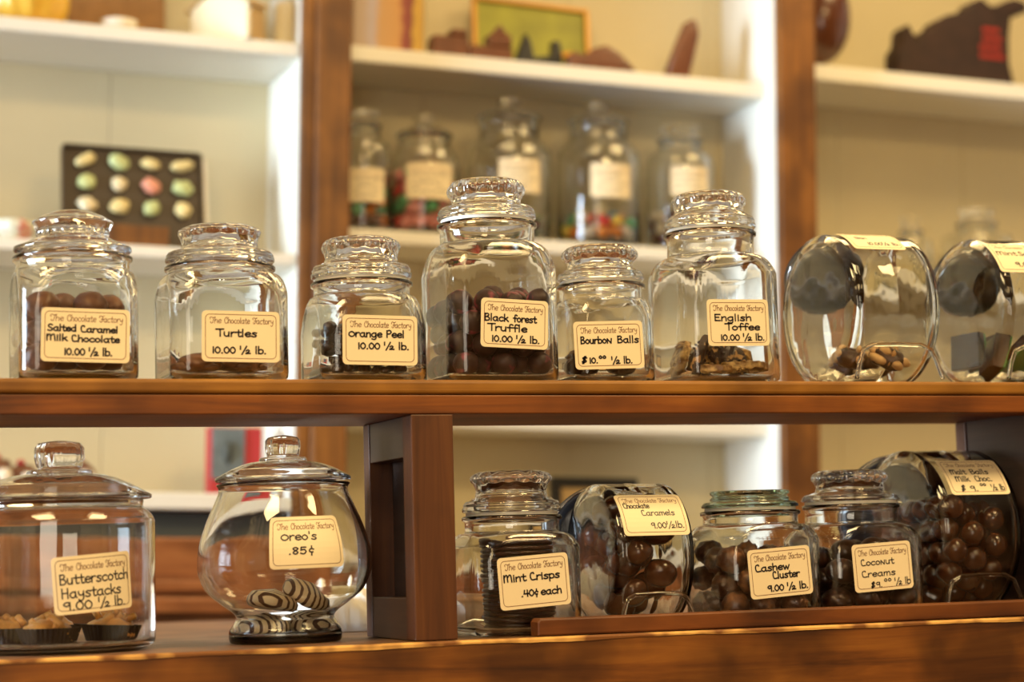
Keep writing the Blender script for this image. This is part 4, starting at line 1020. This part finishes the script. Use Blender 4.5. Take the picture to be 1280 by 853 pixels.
b = B(); bx(b, bw / 2 + .006, bw / 2 + .014, .004, .022, 0, bh * .98, .001); obj('sleeve', b, M['white_china'], BT, label='white sleeve edge')
cols = [[('cream', 1.4, .7, 'candy_yellow'), ('g', 1.3, 1, 'candy_green'), ('c', 1.2, .7, 'candy_yellow'), ('c', 1.5, .7, 'candy_yellow')],
        [('c', 1.1, 1, 'candy_green'), ('c', .95, .95, 'candy_white'), ('p', 1.15, 1, 'candy_pink'), ('g', 1.3, 1, 'candy_green')],
        [('c', 1.2, 1, 'candy_white'), ('c', 1.15, 1, 'candy_yellow'), ('g', 1, 1, 'candy_green'), ('c', 1, 1, 'candy_yellow')]]
past = {'candy_yellow': plain('pale_yellow_icing', (0.72, 0.58, 0.26), .35), 'candy_green': plain('pale_green_icing', (0.50, 0.55, 0.24), .35), 'candy_white': plain('cream_icing', (0.74, 0.62, 0.38), .35), 'candy_pink': plain('pink_icing', (0.72, 0.30, 0.20), .35)}
cname = {'candy_yellow': 'pale yellow', 'candy_green': 'pale green', 'candy_white': 'cream', 'candy_pink': 'pink'}
BM_ = CAB @ Matrix.Translation(((pTL.x + pTR.x) / 2, CABY + .10, zLM + .0105)) @ lean
for r_ in range(3):
    for c_ in range(4):
        _, sw, sh, mk = cols[r_][c_]
        b = blob(.0142, .14, 1.7, (sw, .55, sh), 3, r_ * 4 + c_)
        if mk == 'candy_green' or (r_ + c_) % 3 == 0: blob(.006, .1, 1.5, (1, .7, 1), 2, 3, b, (-.011, 0, -.003)); blob(.006, .1, 1.5, (1, .7, 1), 2, 5, b, (.009, 0, .006))
        o = obj('molded_chocolate', b, past[mk], smooth=True)
        o.matrix_world = BM_ @ Matrix.Translation((-bw / 2 + bw * (.16 + .235 * c_), -.0078, bh - hv * (.19 + .325 * r_))) @ Matrix.Rotation(.3 * ((r_ * 5 + c_ * 3) % 4 - 1.5), 4, 'Y')
        setprops(o, '%s chocolate in the %s row of the open box, place %s from its edge' % (cname[mk], ('top', 'middle', 'bottom')[r_], ('one', 'two', 'three', 'four')[c_]), 'chocolate', 'chocolates in the open box')
b = B(); bx(b, -.052, .052, -.012, .012, 0, hz(172, 283, CABY + .062, zLM), .002)
cobj('wooden_block', b, M['stile_wood'], 'brown wooden block in front of the foot of the open chocolate box', 'block', 172, CABY + .062, zLM, False)
b = B(); r_ = .036; loft(b, [(0, r_ * .5, 0), (.003, r_ * .55, 0), (.015, r_ * .85, 0), (.034, r_, 0, .03, 10), (.034, r_ * .94, 0, .03, 10), (.012, r_ * .75, 0), (.006, r_ * .3, 0)], 60)
cobj('flowered_bowl', b, speckle('flowered_china', (.66, .64, .50), (.62, .22, .18), 40, .56, .62, .3, 0), 'small pale bowl with pink flowers on the shelf below the pumpkin pot', 'bowl', 18, CABY + .07, zLM)
# -- lower shelf, left bay
for k, (px, r_) in enumerate([(6, .030), (36, .026), (106, .030)]):
    b = blob(r_, .14, 1.6, (1, .9, .95), 3, k); nf = len(b.faces)
    blob(r_ * .5, .1, 1.5, (1, .5, .8), 2, k, b, (r_ * .3, -r_ * .75, 0)); b.faces.ensure_lookup_table()
    for f in b.faces[nf:]: f.material_index = 1
    nf = len(b.faces); blob(r_ * .3, .1, 1.5, (1, 1, .8), 2, k, b, (-r_ * .1, -r_ * .1, r_ * .98)); b.faces.ensure_lookup_table()
    for f in b.faces[nf:]: f.material_index = 2
    cobj('candy_apple', b, [M['milk'], M['candy_white'], M['red']], ('round brown chocolate treat with a cream patch, at the photo edge', 'smaller round brown chocolate treat half hidden behind the haystack jar knob', 'round brown chocolate treat with a cream patch, behind the haystack jar lid')[k], 'sweet', px, CABY + .09, zLL + r_ * .9, True, 'round chocolate treats')
tt, s = cthing('red_box', 'upright red box with a grey picture panel behind the fishbowl jar', 'box', 297, CABY + .11, zLL)
w = 66 * s; b = B(); bx(b, -w / 2, w / 2, -.02, .02, 0, .12, .002); obj('carton', b, M['red'], tt)
b = B(); bx(b, -w / 2 + .003, w * .16, -.0235, -.0205, .028, .118, .001); obj('picture_panel', b, M['grey'], tt, label='grey picture panel')
b = blob(.013, .2, 1.5, (.7, .3, 1.5), 2, 3, None, (-w * .16, -.026, .075)); obj('emblem', b, M['slate'], tt, True)
# -- top shelf, middle bay
def tinmat():
    m, nt, bs = newmat('painted_tin'); tc = N(nt, 'ShaderNodeTexCoord'); sp = N(nt, 'ShaderNodeSeparateXYZ'); nz = N(nt, 'ShaderNodeTexNoise', Scale=38.0)
    L(nt, tc.outputs['Object'], sp.inputs[0]); L(nt, tc.outputs['Object'], nz.inputs['Vector'])
    ma = N(nt, 'ShaderNodeMath', operation='MULTIPLY_ADD'); ma.inputs[1].default_value = 8.5; ma.inputs[2].default_value = .40; L(nt, sp.outputs['X'], ma.inputs[0])
    mb = N(nt, 'ShaderNodeMath', operation='MULTIPLY_ADD'); mb.inputs[1].default_value = .16; L(nt, nz.outputs['Fac'], mb.inputs[0]); L(nt, ma.outputs[0], mb.inputs[2])
    r = ramp(nt, [(.08, (.42, .31, .24)), (.22, (.42, .36, .42)), (.34, (.50, .29, .12)), (.66, (.54, .28, .09)), (.74, (.26, .04, .03)), (.86, (.20, .04, .03)), (.90, (.52, .32, .04)), (1, (.55, .32, .05))], mb.outputs[0])
    r.color_ramp.interpolation = 'LINEAR'; L(nt, r.outputs['Color'], bs.inputs['Base Color']); bs.inputs['Roughness'].default_value = .35
    return m
tt, s = cthing('painted_tin', 'tall painted tin box with red and yellow scenes beside the wooden post', 'tin', 476, CABY + .115, zMT)
w = 92 * s; b = B(); bx(b, -w / 2, w / 2, -.035, .035, 0, .125, .004); obj('tin_body', b, tinmat(), tt)
b = B(); bx(b, -w / 2 - .001, w / 2 + .001, -.036, .036, .1255, .142, .004); obj('lid', b, M['gold'], tt)
b = B(); bx(b, .0, .085, -.02, .02, 0, .022, .003); bx(b, -.072, -.002, -.02, .02, 0, .032, .003); bx(b, -.035, -.004, -.018, .018, .033, .044, .003); bx(b, .040, .083, -.02, .02, .023, .042, .003); prism(b, [(.046, .0425), (.078, .0425), (.062, .058)], -.014, .014, .002)
zsc(b, hz(620, 32, CABY + .11, zMT) / .058)
cobj('chocolate_train', b, M['milk'], 'stepped brown chocolate train in front of the green picture', 'chocolate', 582, CABY + .11, zMT, False)
tt, s = cthing('green_picture', 'green and yellow picture in a gilt frame leaning on the top shelf', 'picture', 665, CABY + .20, zMT)
tt.matrix_world = tt.matrix_world @ Matrix.Rotation(-.14, 4, 'X') @ Matrix.Rotation(.02, 4, 'Y')
w, h = 156 * s, hz(665, -4, CABY + .18, zMT)
b = B()
bx(b, -w / 2, w / 2, -.008, .008, 0, .008, .002); bx(b, -w / 2, w / 2, -.008, .008, h - .008, h, .002); bx(b, -w / 2, -w / 2 + .008, -.008, .008, .008, h - .008, .002); bx(b, w / 2 - .008, w / 2, -.008, .008, .008, h - .008, .002)
obj('picture_frame', b, M['gold'], tt)
b = B(); bx(b, -w / 2 + .008, w / 2 - .008, 0, .004, .008, h - .008); obj('canvas', b, plain('green_canvas', (.30, .30, .030), .5, var=.25, vscale=14), tt)
b = blob(.014, .2, 1.5, (1.3, .12, .7), 2, 1, None, (w * .33, -.0005, h * .36)); obj('painted_patch', b, plain('orange_paint', (.72, .30, .02), .5), tt, True)
b = B(); prism(b, [(-.045, 0), (.045, 0), (.045, .014), (.040, .034), (.028, .034), (.026, .014), (-.012, .010), (-.018, .030), (-.028, .040), (-.034, .028), (-.042, .012)], -.014, .014, .003)
zsc(b, hz(690, 47, CABY + .10, zMT) / .040)
cobj('black_figurine', b, M['black'], 'low black figurine with two upright points before the green picture', 'figurine', 672, CABY + .10, zMT, True)
def shoe():
    b = B(); out = [(-.072, 0), (.070, 0), (.055, .010), (.030, .022), (.006, .028), (-.018, .024), (-.040, .016), (-.060, .018), (-.072, .014)]
    return prism(b, out, -.018, .018, .006, 3)
b = shoe(); zsc(b, hz(770, 60, CABY + .10, zMT) / .028)
cobj('chocolate_shoe', b, M['milk'], 'low brown chocolate shoe lying next to the black figurine', 'chocolate', 752, CABY + .10, zMT, True)
b = B(); prism(b, [(-.028, 0), (.022, 0), (.034, .034), (.046, .074), (.042, .094), (.034, .100), (.018, .092), (.002, .062)], -.014, .014, .006, 3)
zsc(b, hz(870, 25, CABY + .11, zMT) / .100)
cobj('chocolate_slipper', b, M['milk'], 'brown chocolate slipper standing upright alone on the shelf', 'chocolate', 846, CABY + .11, zMT, True)
# -- top shelf, right bay
s = mpp(CAB @ cab(1040, 40))
b = blob(1.0, 0, 1, (38 * s, 38 * s, 62 * s), 4, 0, None, (0, 0, hz(1030, 22, CABY + .12, zRT)))
for v in b.verts: v.co.z = max(v.co.z, 0)
cobj('chocolate_egg', b, M['malt'], 'large brown chocolate egg standing beside the wooden post', 'chocolate', 1030, CABY + .12, zRT)
s = mpp(CAB @ cab(1180, 50)) / 6.737
pts = [(100, 575), (105, 400), (160, 350), (175, 260), (210, 235), (265, 300), (300, 340), (360, 265), (450, 255), (500, 190), (600, 150), (800, 110), (880, 40), (950, 20), (1030, 60), (1100, 60), (1200, 20), (1290, 0), (1400, 15), (1420, 70), (1290, 95), (1240, 130), (1215, 260), (1215, 420), (1260, 545), (1420, 575)]
zs_ = hz(1231, 3, CABY + .12, zRT) / 555
b = prism(B(), [((x - 700) * s, (575 - y) * zs_) for x, y in pts], -.03, .03, .006, 3)
tt, _ = cthing('cloth_bag', 'dark brown lumpy cloth bag with red printing on the top shelf', 'bag', 1194, CABY + .12, zRT)
obj('bag_body', b, M['darkcloth'], tt, True)
b = B(); rg = random.Random(5)
for row in range(4):
    x = 905 + (0 if row > 1 else 30)
    while x < 1130 - (0 if row > 1 else 20):
        ww = rg.uniform(20, 42); z1 = (575 - (205 + row * 55)) * zs_; bx(b, (x - 700) * s, (x + ww - 700) * s, -.0312, -.0302, z1 - 42 * s, z1); x += ww + 7
obj('printing', b, M['redprint'], tt, label='rows of red letters')

# -- candy jars on the middle shelf
def back_jar(px, hw, ytop, yeave, hweave, yneck, ysh, lab, label, key, nc, rc, cols, Y, zsh, flat=False, lines=True):
    s = mpp(CAB @ cab(px, 250, Y)); zz = lambda y: cab(px, y, Y).z - zsh
    x = cab(px, 250, Y).x
    t = thing('candy_jar', label, 'jar', (x, Y, zsh), 0, None, CAB)
    R_ = hw * s; rn = hweave * s * .90; zs_, zn_, ze = zz(ysh), zz(yneck), zz(yeave)
    out = [(0, R_ * .88, 0), (.003, R_ * .97, 0), (.010, R_, 0), (zs_ - .01, R_, 0), (zs_ * .6 + zn_ * .4, R_ * .95, 0), (zn_ - .002, rn * 1.06, 0), (zn_ + .002, rn, 0), (ze - .003, rn, 0), (ze - .0015, rn + .002, 0), (ze, rn + .001, 0), (ze, rn - .003, 0)]
    inn = [(z, r - .004, 0) for z, r, _ in out[2:8]][::-1] + [(.008, R_ * .85, 0)]
    obj('body', loft(B(), out + inn, 64), M['glass'], t, True)
    he = hweave * s; zt = zz(ytop); d = zt - ze
    if flat: Rg = [(ze + .001, he * .8), (ze + .001, he), (ze + .005, he), (ze + .007, he * .72), (ze + d * .55, he * .66), (ze + d * .7, he * .82), (zt - .002, he * .8), (zt, he * .5), (zt, he * .05)]
    else: Rg = [(ze + .001, he * .8), (ze + .001, he), (ze + .003, he), (ze + d * .28, he * .74), (ze + d * .42, he * .45), (ze + d * .5, he * .26), (ze + d * .62, he * .24), (ze + d * .78, he * .36), (zt - .002, he * .30), (zt, he * .05)]
    Ig = [(ze + d * .30, he * .1), (ze + d * .2, he * .55), (ze + .003, rn * .80), (ze - .005, rn * .80)]
    obj('lid', close_lid([(z, r, 0) for z, r in Rg], [(z, r, 0) for z, r in Ig]), M['glass_lid'], t, True)
    if lab:
        x0, x1, y0, y1 = lab; zc_ = zz((y0 + y1) / 2); a0 = azim(CAB @ Vector((x, Y, zsh))) + math.asin(max(-.9, min(.9, ((x0 + x1) / 2 - px) / hw)))
        w_, h_ = (x1 - x0) * s * 1.05, (y1 - y0) * s
        rg = random.Random(px)
        ln = [('umnu' if k % 2 else 'nuum', .12, rg.uniform(.7, .88), .40 + .22 * k, .09) for k in range(3)]
        put_label(t, w_, h_, ln, lambda u, v, n: Vector(((R_ + .001 + n) * math.sin(a0 + u / R_), -(R_ + .001 + n) * math.cos(a0 + u / R_), zc_ + v)), .0014)
    if nc:
        P, _ = pack(nc, rc, in_round(R_ - .0048, .0088), .0085, (R_ * .6, R_ * .6, .1), px, 160)
        for ci, ck in enumerate(cols):
            sub = P[ci::len(cols)]
            me = bl('wrapped_candy', M['candy_' + ck], rc * 1.02, .1, 1.4, (1.05, .95, .9), 2, ci)
            scatter('wrapped_candy', [me], [(p[0], p[1], p[2] + zsh) for p in sub], dict(X=x, Y=Y), '%s candy inside the %s' % (ck, key), 'candy', '%s candies in the %s' % (ck, key), px + ci, 'any', None, CAB)
YJ = CABY + .145
back_jar(455, 33, 137, 160, 21, 172, 190, (437, 481, 216, 258), 'glass jar of dark mixed sweets half hidden by the wooden post', 'jar beside the wooden post', 44, .0125, ['green', 'brown', 'orange', 'brown'], YJ, zMM, True)
back_jar(530, 43, 143, 172, 36, 185, 205, (509, 568, 211, 256), 'glass jar of pink and red sweets with a pointed lid', 'pink sweets jar', 60, .0145, ['pink', 'pink', 'red', 'pink', 'green'], YJ, zMM)
back_jar(636, 54, 123, 150, 41, 176, 200, (625, 677, 208, 250), 'large glass jar with a few sweets behind the tallest front jar', 'large jar behind the tallest jar', 16, .0145, ['brown', 'green', 'brown', 'orange'], YJ, zMM)
back_jar(748, 53, 129, 156, 39, 178, 202, (740, 790, 214, 256), 'large glass jar of rainbow coloured sweets with a pointed lid', 'rainbow sweets jar', 40, .0135, ['yellow', 'red', 'blue', 'green', 'orange', 'white'], YJ, zMM)
back_jar(850, 43, 158, 180, 29, 190, 208, (840, 887, 216, 252), 'glass jar of brown and plum sweets near the white panel', 'brown sweets jar', 60, .0120, ['brown', 'plum', 'brown', 'white'], YJ, zMM, True)
back_jar(1138, 26, 270, 292, 15, 297, 305, None, 'small empty glass jar behind the nut cluster drum', 'x', 0, 0, [], YJ, zRM, True)
back_jar(1220, 44, 261, 283, 26, 291, 302, None, 'wider empty glass jar behind the mint chocolate drum', 'x', 0, 0, [], YJ, zRM, True)
# -- lower shelf, middle bay: small dark framed picture
tt, s = cthing('framed_picture', 'small tan picture in a dark frame behind the mint crisp jar', 'picture', 745, CABY + .16, zMQ)
w, h = 118 * s, (690 - 596) * s
tt.matrix_world = tt.matrix_world @ Matrix.Rotation(-.1, 4, 'X')
b = B(); e = .020
bx(b, -w / 2, w / 2, -.008, .008, 0, e, .002); bx(b, -w / 2, w / 2, -.008, .008, h - e, h, .002); bx(b, -w / 2, -w / 2 + e, -.008, .008, e, h - e, .002); bx(b, w / 2 - e, w / 2, -.008, .008, e, h - e, .002)
obj('picture_frame', b, M['black'], tt)
b = B(); bx(b, -w / 2 + e, w / 2 - e, -.002, .004, e, h - e); obj('picture', b, M['tan_wood'], tt)
